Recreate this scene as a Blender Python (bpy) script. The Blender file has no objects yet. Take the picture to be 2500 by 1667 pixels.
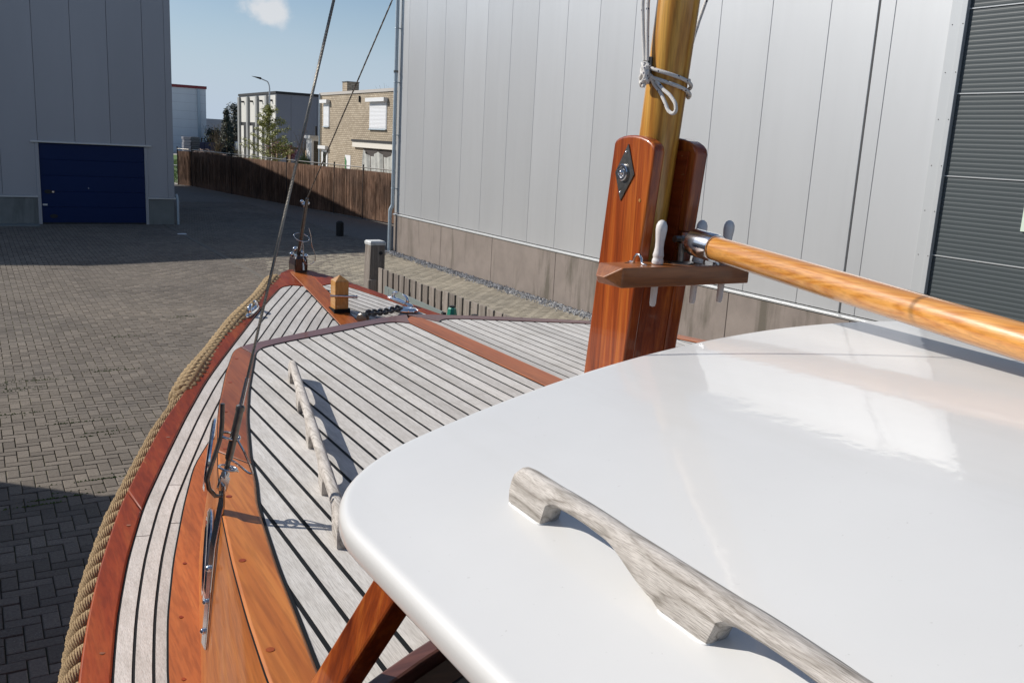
import bpy, bmesh, math, random
import numpy as np
from mathutils import Vector, Matrix
random.seed(7); np.random.seed(7)
rad = math.radians
scn = bpy.context.scene
COL = scn.collection

# ------------------------------------------------------------------ camera
YAW, PITCH, ROLL = rad(31.1368), rad(12.2134), rad(3.1053)
fw = Vector((math.sin(YAW)*math.cos(PITCH), math.cos(YAW)*math.cos(PITCH), -math.sin(PITCH)))
r0 = Vector((math.cos(YAW), -math.sin(YAW), 0)); u0 = r0.cross(fw)
cr = r0*math.cos(ROLL)+u0*math.sin(ROLL); cu = u0*math.cos(ROLL)-r0*math.sin(ROLL)
cam = bpy.data.cameras.new('camera'); camo = bpy.data.objects.new('camera', cam); COL.objects.link(camo)
camo.matrix_world = Matrix(((cr.x, cu.x, -fw.x, 0), (cr.y, cu.y, -fw.y, 0), (cr.z, cu.z, -fw.z, 3.08), (0, 0, 0, 1)))
cam.sensor_width = 36; cam.lens = 36*2200/2500; cam.clip_start = .05; cam.clip_end = 3000
scn.camera = camo

# ------------------------------------------------------------------ light
SUN_AZ, SUN_EL = rad(-48), rad(36)
S = Vector((math.sin(SUN_AZ)*math.cos(SUN_EL), math.cos(SUN_AZ)*math.cos(SUN_EL), math.sin(SUN_EL)))
sun = bpy.data.lights.new('sun', 'SUN'); sun.energy = 4.2; sun.angle = rad(.53); sun.color = (1, .95, .88)
suno = bpy.data.objects.new('sun', sun); COL.objects.link(suno)
suno.rotation_euler = S.to_track_quat('Z', 'Y').to_euler(); suno.location = (-20, 20, 30)

w = bpy.data.worlds.new('World'); scn.world = w; w.use_nodes = True
nt = w.node_tree; nt.nodes.clear()
def N(t, typ, **kw):
    n = t.nodes.new(typ)
    for k, v in kw.items():
        if k.startswith('i_'): n.inputs[k[2:].replace('_', ' ')].default_value = v
        elif isinstance(k, str): setattr(n, k, v)
    return n
def L(t, a, b): t.links.new(a, b)
wo = N(nt, 'ShaderNodeOutputWorld'); bg = N(nt, 'ShaderNodeBackground'); bg.inputs[1].default_value = .085
sky = N(nt, 'ShaderNodeTexSky'); sky.sky_type = 'NISHITA'; sky.sun_disc = False
sky.sun_elevation = SUN_EL; sky.sun_rotation = SUN_AZ; sky.air_density = 1.0; sky.dust_density = .6; sky.ozone_density = 3.0
tc = N(nt, 'ShaderNodeTexCoord')
# thin high cloud: soft streaks all over the sky
mp = N(nt, 'ShaderNodeMapping'); mp.inputs['Scale'].default_value = (1.6, 1.6, 7)
nz = N(nt, 'ShaderNodeTexNoise'); nz.inputs['Scale'].default_value = 1.7; nz.inputs['Detail'].default_value = 5; nz.inputs['Distortion'].default_value = .4
rp = N(nt, 'ShaderNodeValToRGB'); rp.color_ramp.elements[0].position = .46; rp.color_ramp.elements[1].position = .78
rp.color_ramp.elements[0].color = (0, 0, 0, 1); rp.color_ramp.elements[1].color = (.4, .4, .4, 1)
L(nt, tc.outputs['Generated'], mp.inputs[0]); L(nt, mp.outputs[0], nz.inputs['Vector']); L(nt, nz.outputs[0], rp.inputs[0])
mx = N(nt, 'ShaderNodeMixRGB'); mx.inputs[2].default_value = (5.0, 5.95, 7.2, 1)
L(nt, rp.outputs[0], mx.inputs[0]); L(nt, sky.outputs[0], mx.inputs[1])
# scattered small cumulus
cd = Vector((.26786, .95572, .12186))
dist = N(nt, 'ShaderNodeVectorMath', operation='DISTANCE'); nrm = N(nt, 'ShaderNodeVectorMath', operation='NORMALIZE')
L(nt, tc.outputs['Generated'], nrm.inputs[0])
vs = N(nt, 'ShaderNodeVectorMath', operation='MULTIPLY'); vs.inputs[1].default_value = (1, 1, 1.5)
L(nt, nrm.outputs[0], vs.inputs[0]); L(nt, vs.outputs[0], dist.inputs[0]); dist.inputs[1].default_value = (cd.x, cd.y, cd.z*1.5)
nz2 = N(nt, 'ShaderNodeTexNoise'); nz2.inputs['Scale'].default_value = 34; nz2.inputs['Detail'].default_value = 7; nz2.inputs['Roughness'].default_value = .55
L(nt, nrm.outputs[0], nz2.inputs['Vector'])
m1 = N(nt, 'ShaderNodeMapRange'); m1.inputs['From Min'].default_value = 0; m1.inputs['From Max'].default_value = .046; m1.inputs['To Min'].default_value = 1; m1.inputs['To Max'].default_value = 0
L(nt, dist.outputs['Value'], m1.inputs[0])
ad = N(nt, 'ShaderNodeMath', operation='MULTIPLY_ADD'); L(nt, nz2.outputs[0], ad.inputs[0]); ad.inputs[1].default_value = 1.3; ad.inputs[2].default_value = -.98
ad2 = N(nt, 'ShaderNodeMath', operation='ADD'); L(nt, ad.outputs[0], ad2.inputs[0]); L(nt, m1.outputs[0], ad2.inputs[1])
m2 = N(nt, 'ShaderNodeMapRange', interpolation_type='SMOOTHSTEP'); m2.inputs['From Min'].default_value = .05; m2.inputs['From Max'].default_value = .5; m2.inputs['To Max'].default_value = .85
L(nt, ad2.outputs[0], m2.inputs[0])
m3 = N(nt, 'ShaderNodeMath', operation='MULTIPLY'); L(nt, m2.outputs[0], m3.inputs[0])
gt = N(nt, 'ShaderNodeMath', operation='GREATER_THAN'); L(nt, m1.outputs[0], gt.inputs[0]); gt.inputs[1].default_value = 0
L(nt, gt.outputs[0], m3.inputs[1])
mx2 = N(nt, 'ShaderNodeMixRGB'); mx2.inputs[2].default_value = (7.6, 7.7, 7.9, 1)
# pale haze towards the horizon, the same all round
sz = N(nt, 'ShaderNodeSeparateXYZ'); L(nt, nrm.outputs[0], sz.inputs[0])
hz = N(nt, 'ShaderNodeMapRange', interpolation_type='SMOOTHERSTEP'); hz.inputs['From Min'].default_value = -.02; hz.inputs['From Max'].default_value = .20; hz.inputs['To Min'].default_value = .92; hz.inputs['To Max'].default_value = 0
L(nt, sz.outputs[2], hz.inputs[0])
mxh = N(nt, 'ShaderNodeMixRGB'); mxh.inputs[2].default_value = (5.0, 6.05, 7.5, 1); L(nt, hz.outputs[0], mxh.inputs[0]); L(nt, sky.outputs[0], mxh.inputs[1]); L(nt, mxh.outputs[0], mx.inputs[1])
L(nt, m3.outputs[0], mx2.inputs[0]); L(nt, mx.outputs[0], mx2.inputs[1])
L(nt, mx2.outputs[0], bg.inputs[0]); L(nt, bg.outputs[0], wo.inputs[0])

vs_ = scn.view_settings; vs_.view_transform = 'Standard'; vs_.look = 'None'; vs_.exposure = 0.2; vs_.gamma = 1; vs_.use_curve_mapping = False
scn.render.engine = 'CYCLES'; scn.cycles.max_bounces = 8; scn.cycles.use_denoising = True
scn.cycles.sample_clamp_indirect = 6.0

# ------------------------------------------------------------------ materials
def principled(name):
    m = bpy.data.materials.new(name); m.use_nodes = True
    t = m.node_tree; b = t.nodes['Principled BSDF']; return m, t, b
def ramp(t, fac, stops):
    r = N(t, 'ShaderNodeValToRGB'); e = r.color_ramp.elements
    while len(e) < len(stops): e.new(.5)
    for k, (p, c) in enumerate(stops): e[k].position = p; e[k].color = (*c, 1)
    if fac is not None: L(t, fac, r.inputs[0])
    return r.outputs[0]
def noise(t, vec, scale, detail=4, rough=.5, dist=0):
    n = N(t, 'ShaderNodeTexNoise'); n.inputs['Scale'].default_value = scale; n.inputs['Detail'].default_value = detail
    n.inputs['Roughness'].default_value = rough; n.inputs['Distortion'].default_value = dist
    if vec is not None: L(t, vec, n.inputs['Vector'])
    return n.outputs[0]
def coords(t, scale=(1, 1, 1), rnd=0):
    c = N(t, 'ShaderNodeTexCoord').outputs['Object']
    if rnd:
        oi = N(t, 'ShaderNodeObjectInfo'); v = N(t, 'ShaderNodeVectorMath', operation='MULTIPLY_ADD')
        L(t, oi.outputs['Random'], v.inputs[0]); v.inputs[1].default_value = (rnd*3.1, rnd*7.7, rnd*5.3); L(t, c, v.inputs[2]); c = v.outputs[0]
    m = N(t, 'ShaderNodeMapping'); m.inputs['Scale'].default_value = scale; L(t, c, m.inputs[0]); return m.outputs[0]
def mixc(t, fac, a, b, mode='MIX'):
    m = N(t, 'ShaderNodeMixRGB', blend_type=mode)
    for s, v in ((0, fac), (1, a), (2, b)):
        if hasattr(v, 'is_linked'): L(t, v, m.inputs[s])
        else: m.inputs[s].default_value = v if s == 0 else (*v, 1)
    return m.outputs[0]
def bump(t, b, h, strength=.2, dist=.01):
    n = N(t, 'ShaderNodeBump'); n.inputs['Strength'].default_value = strength; n.inputs['Distance'].default_value = dist
    L(t, h, n.inputs['Height']); L(t, n.outputs[0], b.inputs['Normal'])
def rndval(t, col, lo, hi, attr=None):
    if attr: src = N(t, 'ShaderNodeAttribute', attribute_name=attr).outputs['Fac']
    else: src = N(t, 'ShaderNodeObjectInfo').outputs['Random']
    m = N(t, 'ShaderNodeMapRange'); m.inputs['To Min'].default_value = lo; m.inputs['To Max'].default_value = hi; L(t, src, m.inputs[0])
    h = N(t, 'ShaderNodeHueSaturation'); L(t, m.outputs[0], h.inputs['Value']); L(t, col, h.inputs['Color']); return h.outputs[0]

def wood(name, stops, axis='y', along=1.2, across=34, rough=.4, coat=0., bmp=.15, rnd=1., lo=1, hi=1, pores=.35, figure=0., coat_r=.06, lines=60, big_c=.7, spec=.5, scuff=0, blotch=0):
    m, t, b = principled(name)
    sc = [across]*3; sc['xyz'.index(axis)] = along
    v = coords(t, sc, rnd)
    g = noise(t, v, 1, 6, .6, .5)
    if figure:
        v2 = coords(t, [figure if a != 'xyz'.index(axis) else along*.7 for a in range(3)], rnd)
        nz_ = noise(t, v2, 1, 1.5, .4, .3); sn = N(t, 'ShaderNodeMath', operation='MULTIPLY'); L(t, nz_, sn.inputs[0]); sn.inputs[1].default_value = lines
        si = N(t, 'ShaderNodeMath', operation='SINE'); L(t, sn.outputs[0], si.inputs[0]); wv = N(t, 'ShaderNodeMath', operation='MULTIPLY_ADD'); L(t, si.outputs[0], wv.inputs[0]); wv.inputs[1].default_value = .5; wv.inputs[2].default_value = .5
        mm = N(t, 'ShaderNodeMix'); mm.inputs[0].default_value = .55; L(t, g, mm.inputs[2]); L(t, wv.outputs[0], mm.inputs[3]); g = mm.outputs[0]
    c = ramp(t, g, stops)
    big = noise(t, coords(t, [s*.12 for s in sc], rnd), 1, 3)
    c = mixc(t, big_c, c, ramp(t, big, [(.3, (.62, .55, .5)), (.7, (1.25, 1.2, 1.15))]), 'MULTIPLY')
    p = noise(t, coords(t, [s*6 if k != 'xyz'.index(axis) else along*9 for k, s in enumerate(sc)], rnd), 1, 3)
    c = mixc(t, pores, c, ramp(t, p, [(.38, (.45, .42, .4)), (.55, (1, 1, 1))]), 'MULTIPLY')
    if blotch:
        c = mixc(t, ramp(t, noise(t, coords(t, (1, 1, 1), 0), 9, 5, .65), [(.48, (0, 0, 0)), (.72, (blotch, blotch, blotch))]), c, (.36, .33, .285))
    if scuff:
        sv = [14.]*3; sv['xyz'.index(axis)] = 3.2
        c = mixc(t, ramp(t, noise(t, coords(t, sv, 0), 1, 5, .7), [(.655, (0, 0, 0)), (.70, (scuff, scuff, scuff))]), c, (.46, .27, .11))
    if lo != 1 or hi != 1: c = rndval(t, c, lo, hi)
    L(t, c, b.inputs['Base Color']); b.inputs['Roughness'].default_value = rough
    b.inputs['Specular IOR Level'].default_value = spec; b.inputs['Coat Weight'].default_value = coat; b.inputs['Coat Roughness'].default_value = coat_r; b.inputs['Coat IOR'].default_value = 1.5
    if bmp: bump(t, b, p, bmp, .002)
    return m
MAH = [(.25, (.13, .030, .009)), (.5, (.27, .072, .020)), (.75, (.42, .135, .040))]
MAHO = [(.25, (.31, .090, .018)), (.5, (.46, .150, .030)), (.75, (.57, .225, .052))]
MAHR = [(.25, (.17, .026, .007)), (.5, (.275, .048, .012)), (.75, (.37, .090, .022))]
mat_mah_y = wood('varnished_mahogany_along', MAHO, 'y', 1.0, 26, .42, .14, .1, spec=.25)
mat_mah_red = wood('red_mahogany', MAHR, 'y', 1.0, 22, .45, .08, .12, spec=.22, scuff=.75)
mat_mah_mid = wood('brown_mahogany', [(.25, (.25, .066, .016)), (.5, (.385, .108, .025)), (.75, (.49, .165, .044))], 'y', 1.0, 24, .45, .1, .12, spec=.25)
mat_mah_z = wood('varnished_mahogany_upright', [(.28, (.13, .020, .004)), (.5, (.33, .066, .010)), (.72, (.62, .19, .030))], 'z', 1.0, 38, .35, .6, .08, spec=.3)
mat_mah_x = wood('varnished_mahogany_across', [(.25, (.20, .066, .016)), (.5, (.31, .11, .028)), (.75, (.42, .165, .05))], 'x', 1.5, 30, .4, .45, .08)
mat_purple = wood('oiled_and_shade_mahogany', [(.3, (.115, .045, .035)), (.55, (.17, .066, .050)), (.8, (.24, .098, .075))], 'x', 1.5, 24, .5, .25, .12)  # front boards' own colour; on the window sill it is painted shade
mat_teak = wood('weathered_teak', [(.2, (.51, .495, .465)), (.5, (.61, .595, .565)), (.8, (.70, .685, .66))], 'y', 4.0, 120, .8, 0, .4, 1., .90, 1.10, .40, big_c=.35, blotch=.42)
mat_teak_rail = wood('weathered_teak_rail', [(.12, (.26, .235, .20)), (.30, (.52, .49, .45)), (.75, (.64, .61, .57))], 'y', 6, 210, .85, 0, .7, 1., .98, 1.02, .6, 44, lines=34, big_c=.35)
mat_pine = wood('varnished_pine_mast', [(.2, (.46, .20, .026)), (.5, (.60, .295, .045)), (.8, (.68, .37, .07))], 'z', .6, 40, .35, .7, .05, figure=11, lines=46, big_c=.3)
mat_pine_y = wood('varnished_pine_boom', [(.15, (.52, .20, .03)), (.36, (.60, .265, .052)), (.8, (.68, .335, .085))], 'y', .55, 60, .32, 1., .12, figure=20, coat_r=.12, lines=72)
mat_oak_z = wood('varnished_oak_post', [(.3, (.36, .17, .035)), (.55, (.46, .235, .06)), (.8, (.55, .31, .10))], 'z', 3, 30, .45, .6, .1)
mat_grey_wood = wood('weathered_grey_boards', [(.25, (.15, .13, .11)), (.5, (.27, .24, .21)), (.75, (.40, .365, .33))], 'z', 2.0, 60, .9, 0, .6, 3., .75, 1.25, .5)

def plain(name, col, rough=.5, metal=0, coat=0, var=.0, vscale=3, bmp=0, bscale=200, spec=.5, lo=1, hi=1):
    m, t, b = principled(name)
    b.inputs['Roughness'].default_value = rough; b.inputs['Metallic'].default_value = metal; b.inputs['Coat Weight'].default_value = coat
    b.inputs['Specular IOR Level'].default_value = spec
    if var or lo != 1:
        g = noise(t, coords(t, (1, 1, 1), 1), vscale, 6, .6)
        c = ramp(t, g, [(.3, tuple(x*(1-var) for x in col)), (.7, tuple(min(1, x*(1+var)) for x in col))])
        if lo != 1: c = rndval(t, c, lo, hi)
        L(t, c, b.inputs['Base Color'])
    else: b.inputs['Base Color'].default_value = (*col, 1)
    if bmp: bump(t, b, noise(t, coords(t), bscale, 3), bmp, .002)
    return m
mat_caulk = plain('black_caulk', (.007, .008, .009), .7, spec=.2)
mat_steel = plain('stainless_steel', (.62, .62, .63), .16, 1, var=.12, vscale=60)
mat_chrome = plain('chrome', (.78, .79, .80), .05, 1)
mat_dsteel = plain('dull_steel', (.20, .19, .175), .38, 1, var=.3, vscale=80)
mat_wire = plain('wire_rope', (.26, .24, .21), .42, 1, var=.2, vscale=300)
mat_white = None
m, t, b = principled('white_gelcoat')
g = noise(t, coords(t), 2.0, 5, .6)
c = ramp(t, g, [(.3, (.655, .648, .625)), (.7, (.70, .693, .67))])
st_ = noise(t, coords(t, (5, .6, 5)), 1.5, 6, .65); c = mixc(t, ramp(t, st_, [(.55, (0, 0, 0)), (.75, (.22, .22, .22))]), c, (.56, .54, .49)); sp = noise(t, coords(t), 160, 2); c = mixc(t, ramp(t, sp, [(.74, (0, 0, 0)), (.78, (.35, .35, .35))]), c, (.42, .40, .37))
L(t, c, b.inputs['Base Color']); b.inputs['Roughness'].default_value = .38; b.inputs['Specular IOR Level'].default_value = .4; b.inputs['Coat Weight'].default_value = .5; b.inputs['Coat Roughness'].default_value = .06
n1 = noise(t, coords(t, (1, 1, 1)), 9, 3); bn = N(t, 'ShaderNodeBump'); bn.inputs['Strength'].default_value = .09; bn.inputs['Distance'].default_value = .01
n2 = noise(t, coords(t, (1, 1, 1)), 70, 2); mm = N(t, 'ShaderNodeMath', operation='MULTIPLY_ADD'); L(t, n2, mm.inputs[0]); mm.inputs[1].default_value = .12; L(t, n1, mm.inputs[2])
L(t, mm.outputs[0], bn.inputs['Height']); L(t, bn.outputs[0], b.inputs['Coat Normal'])
mat_white = m
mat_cream = plain('cream_gelcoat_edge', (.76, .745, .68), .3, coat=.5, var=.05)
mat_pin = plain('white_painted_wood', (.72, .69, .66), .35, coat=.3, var=.08, vscale=30, bmp=.1)
mat_glass = plain('dark_glass', (.01, .012, .014), .04, coat=1)
mat_black = plain('black_rubber', (.015, .015, .016), .7)

def ropemat(name, c1, c2, fleck=None):
    m, t, b = principled(name); b.inputs['Roughness'].default_value = .95; b.inputs['Specular IOR Level'].default_value = .1
    g = noise(t, coords(t), 420, 4, .7); c = ramp(t, g, [(.3, c1), (.7, c2)])
    if fleck:
        v = N(t, 'ShaderNodeTexVoronoi'); v.inputs['Scale'].default_value = 75; L(t, coords(t), v.inputs['Vector'])
        c = mixc(t, ramp(t, v.outputs['Distance'], [(.16, (1, 1, 1)), (.22, (0, 0, 0))]), c, fleck)
    L(t, c, b.inputs['Base Color']); bump(t, b, g, .8, .003); return m
mat_rope = ropemat('manila_rope', (.25, .17, .09), (.52, .39, .235))
mat_line = ropemat('braided_line', (.58, .56, .53), (.76, .74, .71), (.03, .04, .09))

def concrete(name, col, stain=(.45, .47, .42), streak=True, var=.12, bmp=.2):
    m, t, b = principled(name); b.inputs['Roughness'].default_value = .9; b.inputs['Specular IOR Level'].default_value = .2
    g = noise(t, coords(t), 2.2, 7, .65); c = ramp(t, g, [(.3, tuple(x*(1-var) for x in col)), (.7, tuple(x*(1+var) for x in col))])
    if streak:
        s = noise(t, coords(t, (1.1, 1.1, .28)), 1.3, 5, .62, .6)
        s2 = noise(t, coords(t, (9, 9, .5)), 1.0, 4, .6)
        f = N(t, 'ShaderNodeMath', operation='MULTIPLY_ADD'); L(t, s2, f.inputs[0]); f.inputs[1].default_value = .35; L(t, s, f.inputs[2])
        c = mixc(t, ramp(t, f.outputs[0], [(.70, (0, 0, 0)), (.86, (.8, .8, .8))]), c, tuple(a*b_ for a, b_ in zip(col, stain)))
    L(t, c, b.inputs['Base Color']); bump(t, b, noise(t, coords(t), 60, 4), bmp, .004); return m
mat_plinth = concrete('stained_concrete', (.25, .212, .186), (.45, .47, .42))
mat_plinth2 = concrete('grey_concrete', (.20, .21, .20), (.6, .6, .6))
mat_lot = concrete('pale_lot', (.42, .39, .35), streak=False)

def panelmat(name, col, rough=.42, metal=.0, ribs=None, spec=.5, var=.05, dents=0, dirt=0):
    m, t, b = principled(name); b.inputs['Roughness'].default_value = rough; b.inputs['Metallic'].default_value = metal; b.inputs['Specular IOR Level'].default_value = spec
    g = noise(t, coords(t, (.6, .6, .15), 1), 1, 4, .55); c = ramp(t, g, [(.3, tuple(x*(1-var) for x in col)), (.7, tuple(x*(1+var) for x in col))])
    c = rndval(t, c, .97, 1.03)
    if dirt:
        dn = noise(t, coords(t, (7, 7, .22)), 1, 5, .65); c = mixc(t, ramp(t, dn, [(.5, (0, 0, 0)), (.8, (dirt, dirt, dirt))]), c, tuple(x*.55 for x in col))
    L(t, c, b.inputs['Base Color'])
    if dents:
        bump(t, b, noise(t, coords(t, (1, 1, .35), 1), 1.6, 2), dents, .02)
    if ribs:
        wv = N(t, 'ShaderNodeTexWave', wave_type='BANDS', bands_direction=ribs[0]); wv.inputs['Scale'].default_value = ribs[1]; wv.inputs['Distortion'].default_value = 0
        L(t, coords(t), wv.inputs['Vector']); bump(t, b, wv.outputs[0], ribs[2], .004)
    return m
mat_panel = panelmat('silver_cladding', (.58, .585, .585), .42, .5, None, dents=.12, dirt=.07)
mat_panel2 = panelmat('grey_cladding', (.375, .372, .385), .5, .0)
mat_trim = panelmat('light_trim', (.52, .53, .53), .35, .3)
mat_dark_door = panelmat('anthracite_door', (.050, .062, .066), .5, .0)
mat_blue = panelmat('blue_door', (.0025, .016, .078), .5, .0, spec=.2)
mat_dgap = plain('dark_joint', (.03, .03, .032), .9)
mat_zinc = plain('zinc_pipe', (.40, .47, .52), .45, .35, var=.08, vscale=8)

def pavermat(name, attr, c1, c2):
    m, t, b = principled(name); b.inputs['Roughness'].default_value = .92; b.inputs['Specular IOR Level'].default_value = .25
    pos = N(t, 'ShaderNodeNewGeometry').outputs['Position']
    g = noise(t, pos, 55, 4, .7); c = ramp(t, g, [(.3, c1), (.7, c2)])
    big = noise(t, pos, .35, 4, .6); c = mixc(t, .65, c, ramp(t, big, [(.3, (.72, .72, .74)), (.7, (1.18, 1.15, 1.1))]), 'MULTIPLY')
    lim = noise(t, pos, 130, 2); big2 = noise(t, pos, 1.1, 3)
    f = N(t, 'ShaderNodeMath', operation='MULTIPLY_ADD'); L(t, big2, f.inputs[0]); f.inputs[1].default_value = .35; L(t, lim, f.inputs[2])
    c = mixc(t, ramp(t, f.outputs[0], [(.85, (0, 0, 0)), (.90, (.55, .55, .55))]), c, (.34, .33, .31))
    oil = noise(t, pos, .55, 5, .6, 1.0); c = mixc(t, ramp(t, oil, [(.60, (0, 0, 0)), (.72, (.5, .5, .5))]), c, (.065, .06, .055)); c = rndval(t, c, .84, 1.18, attr); L(t, c, b.inputs['Base Color']); bump(t, b, g, .3, .003); return m
mat_paver = pavermat('worn_paver', 'tone', (.127, .107, .089), (.204, .178, .148))
m, t, b = principled('joint_sand'); b.inputs['Roughness'].default_value = 1; b.inputs['Specular IOR Level'].default_value = .1
pos = N(t, 'ShaderNodeNewGeometry').outputs['Position']
c = ramp(t, noise(t, pos, .9, 5, .7), [(.42, (.062, .050, .038)), (.66, (.060, .064, .028))]); L(t, c, b.inputs['Base Color']); mat_joint = m
mat_gravel = plain('grey_gravel', (.20, .20, .21), .8, var=.75, vscale=45)
def leafmat(name, c1, c2, tr=.25):
    m, t, b = principled(name); b.inputs['Roughness'].default_value = .6
    g = noise(t, N(t, 'ShaderNodeNewGeometry').outputs['Position'], 2.3, 3); L(t, ramp(t, g, [(.35, c1), (.65, c2)]), b.inputs['Base Color'])
    b.inputs['Subsurface Weight'].default_value = 0; return m
mat_larch = leafmat('young_larch', (.16, .17, .022), (.30, .30, .05))
mat_fir = leafmat('dark_fir', (.012, .022, .014), (.03, .045, .025))
mat_bush = leafmat('green_bush', (.05, .085, .02), (.10, .15, .035))
mat_red = leafmat('red_shrub', (.16, .016, .022), (.26, .04, .04))
mat_twig = plain('bare_twig', (.10, .075, .045), .9)
mat_grass = leafmat('lawn_grass', (.07, .13, .02), (.12, .19, .03))

# ------------------------------------------------------------------ mesh helpers
class MB:
    def __init__(s): s.v = []; s.f = []
    def add(s, v, f):
        o = len(s.v); s.v += [tuple(p) for p in v]; s.f += [tuple(i+o for i in q) for q in f]; return s
    def box(s, x0, x1, y0, y1, z0, z1):
        return s.add([(x0,y0,z0),(x1,y0,z0),(x1,y1,z0),(x0,y1,z0),(x0,y0,z1),(x1,y0,z1),(x1,y1,z1),(x0,y1,z1)],
                     [(0,3,2,1),(4,5,6,7),(0,1,5,4),(1,2,6,5),(2,3,7,6),(3,0,4,7)])
    def obox(s, c, size, M):
        hx, hy, hz = [a/2 for a in size]; c = Vector(c)
        vs = [c+M@Vector(p) for p in [(-hx,-hy,-hz),(hx,-hy,-hz),(hx,hy,-hz),(-hx,hy,-hz),(-hx,-hy,hz),(hx,-hy,hz),(hx,hy,hz),(-hx,hy,hz)]]
        return s.add(vs, [(0,3,2,1),(4,5,6,7),(0,1,5,4),(1,2,6,5),(2,3,7,6),(3,0,4,7)])
    def prism(s, poly, a, b, ax='z'):
        n = len(poly)
        def P(p, h):
            return {'z': (p[0], p[1], h), 'x': (h, p[0], p[1]), 'y': (p[0], h, p[1])}[ax]
        vs = [P(p, a) for p in poly]+[P(p, b) for p in poly]
        return s.add(vs, [tuple(range(n))[::-1], tuple(range(n, 2*n))]+[(i, (i+1) % n, n+(i+1) % n, n+i) for i in range(n)])
    def strip(s, A, B, th):
        """board between two equal-length edge polylines (top surface), th thick"""
        n = len(A); up = [Vector(p) for p in A]+[Vector(p) for p in B]; dn = [p-Vector((0, 0, th)) for p in up]
        f = []
        for i in range(n-1):
            f += [(i, n+i, n+i+1, i+1), (2*n+i, 2*n+i+1, 3*n+i+1, 3*n+i), (i, i+1, 2*n+i+1, 2*n+i), (n+i, 3*n+i, 3*n+i+1, n+i+1)]
        f += [(0, 2*n, 3*n, n), (n-1, 2*n-1, 4*n-1, 3*n-1)]
        return s.add(up+dn, f)
    def tube(s, pts, r, n=8, caps=True, closed=False):
        pts = [Vector(p) for p in pts]; m = len(pts); rr = r if hasattr(r, '__len__') else [r]*m
        ref = None; rings = []
        for i, p in enumerate(pts):
            d = (pts[(i+1) % m]-pts[i-1]) if closed else (pts[min(i+1, m-1)]-pts[max(i-1, 0)]); d.normalize()
            if ref is None: ref = d.orthogonal().normalized()
            ref = (ref-d*ref.dot(d)); ref = ref.normalized() if ref.length > 1e-6 else d.orthogonal().normalized()
            e = d.cross(ref)
            rings.append([p+(ref*math.cos(2*math.pi*k/n)+e*math.sin(2*math.pi*k/n))*rr[i] for k in range(n)])
        vs = [q for rg in rings for q in rg]; f = []
        for i in range(m if closed else m-1):
            j = (i+1) % m
            f += [(i*n+k, i*n+(k+1) % n, j*n+(k+1) % n, j*n+k) for k in range(n)]
        if caps and not closed: f += [tuple(range(n))[::-1], tuple(range((m-1)*n, m*n))]
        return s.add(vs, f)
    def lathe(s, prof, origin, axis=(0, 0, 1), n=20):
        a = Vector(axis).normalized(); e1 = a.orthogonal().normalized(); e2 = a.cross(e1); o = Vector(origin)
        vs = [o+a*h+(e1*math.cos(2*math.pi*k/n)+e2*math.sin(2*math.pi*k/n))*max(r, 1e-5) for r, h in prof for k in range(n)]
        m = len(prof); f = [(i*n+k, i*n+(k+1) % n, (i+1)*n+(k+1) % n, (i+1)*n+k) for i in range(m-1) for k in range(n)]
        f += [tuple(range(n))[::-1], tuple(range((m-1)*n, m*n))]
        return s.add(vs, f)
    def torus(s, c, axis, R, r, n=24, k=8):
        a = Vector(axis).normalized(); e1 = a.orthogonal().normalized(); e2 = a.cross(e1); c = Vector(c)
        return s.tube([c+(e1*math.cos(2*math.pi*i/n)+e2*math.sin(2*math.pi*i/n))*R for i in range(n)], r, k, closed=True)
    def sphere(s, c, r, n=12):
        return s.lathe([(r*math.sin(math.pi*i/8), -r*math.cos(math.pi*i/8)) for i in range(9)], c, n=n)
    def mesh(s, name, mat, smooth=None):
        me = bpy.data.meshes.new(name); me.from_pydata(s.v, [], s.f); me.validate(); me.materials.append(mat)
        bm = bmesh.new(); bm.from_mesh(me); bmesh.ops.recalc_face_normals(bm, faces=bm.faces); bm.to_mesh(me); bm.free()
        if smooth is not None:
            me.polygons.foreach_set('use_smooth', [True]*len(me.polygons)); me.set_sharp_from_angle(angle=rad(smooth))
        me.update(); return me
    def obj(s, name, mat, parent=None, smooth=None, bevel=0, seg=2):
        return link(name, s.mesh(name, mat, smooth), parent, bevel, seg)
def link(name, me, parent=None, bevel=0, seg=2, loc=None):
    o = bpy.data.objects.new(name, me); COL.objects.link(o)
    if parent is not None:
        o.parent = parent; o.matrix_parent_inverse = wm(parent).inverted()
    if loc is not None: o.location = loc
    if bevel:
        md = o.modifiers.new('bevel', 'BEVEL'); md.width = bevel; md.segments = seg; md.limit_method = 'ANGLE'; md.angle_limit = rad(35)
        if hasattr(md, 'harden_normals'): md.harden_normals = False
    return o
def wm(o):
    M = Matrix.LocRotScale(o.location, o.rotation_euler, o.scale)
    if o.parent is not None: M = wm(o.parent) @ o.matrix_parent_inverse @ M
    return M
def tag(o, label, cat=None, group=None, kind=None):
    if label: o['label'] = label
    if cat: o['category'] = cat
    if group: o['group'] = group
    if kind: o['kind'] = kind
    return o
def thing(name, label, cat, loc=(0, 0, 0), group=None):
    o = bpy.data.objects.new(name, None); COL.objects.link(o); o.location = loc; o.empty_display_size = .1
    return tag(o, label, cat, group)
def interp(xs, ys, x): return float(np.interp(x, xs, ys))
def resample(P, n):
    P = np.array(P, float); d = np.r_[0, np.cumsum(np.linalg.norm(np.diff(P, axis=0), axis=1))]
    t = np.linspace(0, d[-1], n); return np.stack([np.interp(t, d, P[:, k]) for k in range(P.shape[1])], 1)
def smoothpath(P, n, it=2):
    Q = resample(P, n)
    for _ in range(it): Q[1:-1] = .25*Q[:-2]+.5*Q[1:-1]+.25*Q[2:]
    return Q


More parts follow.
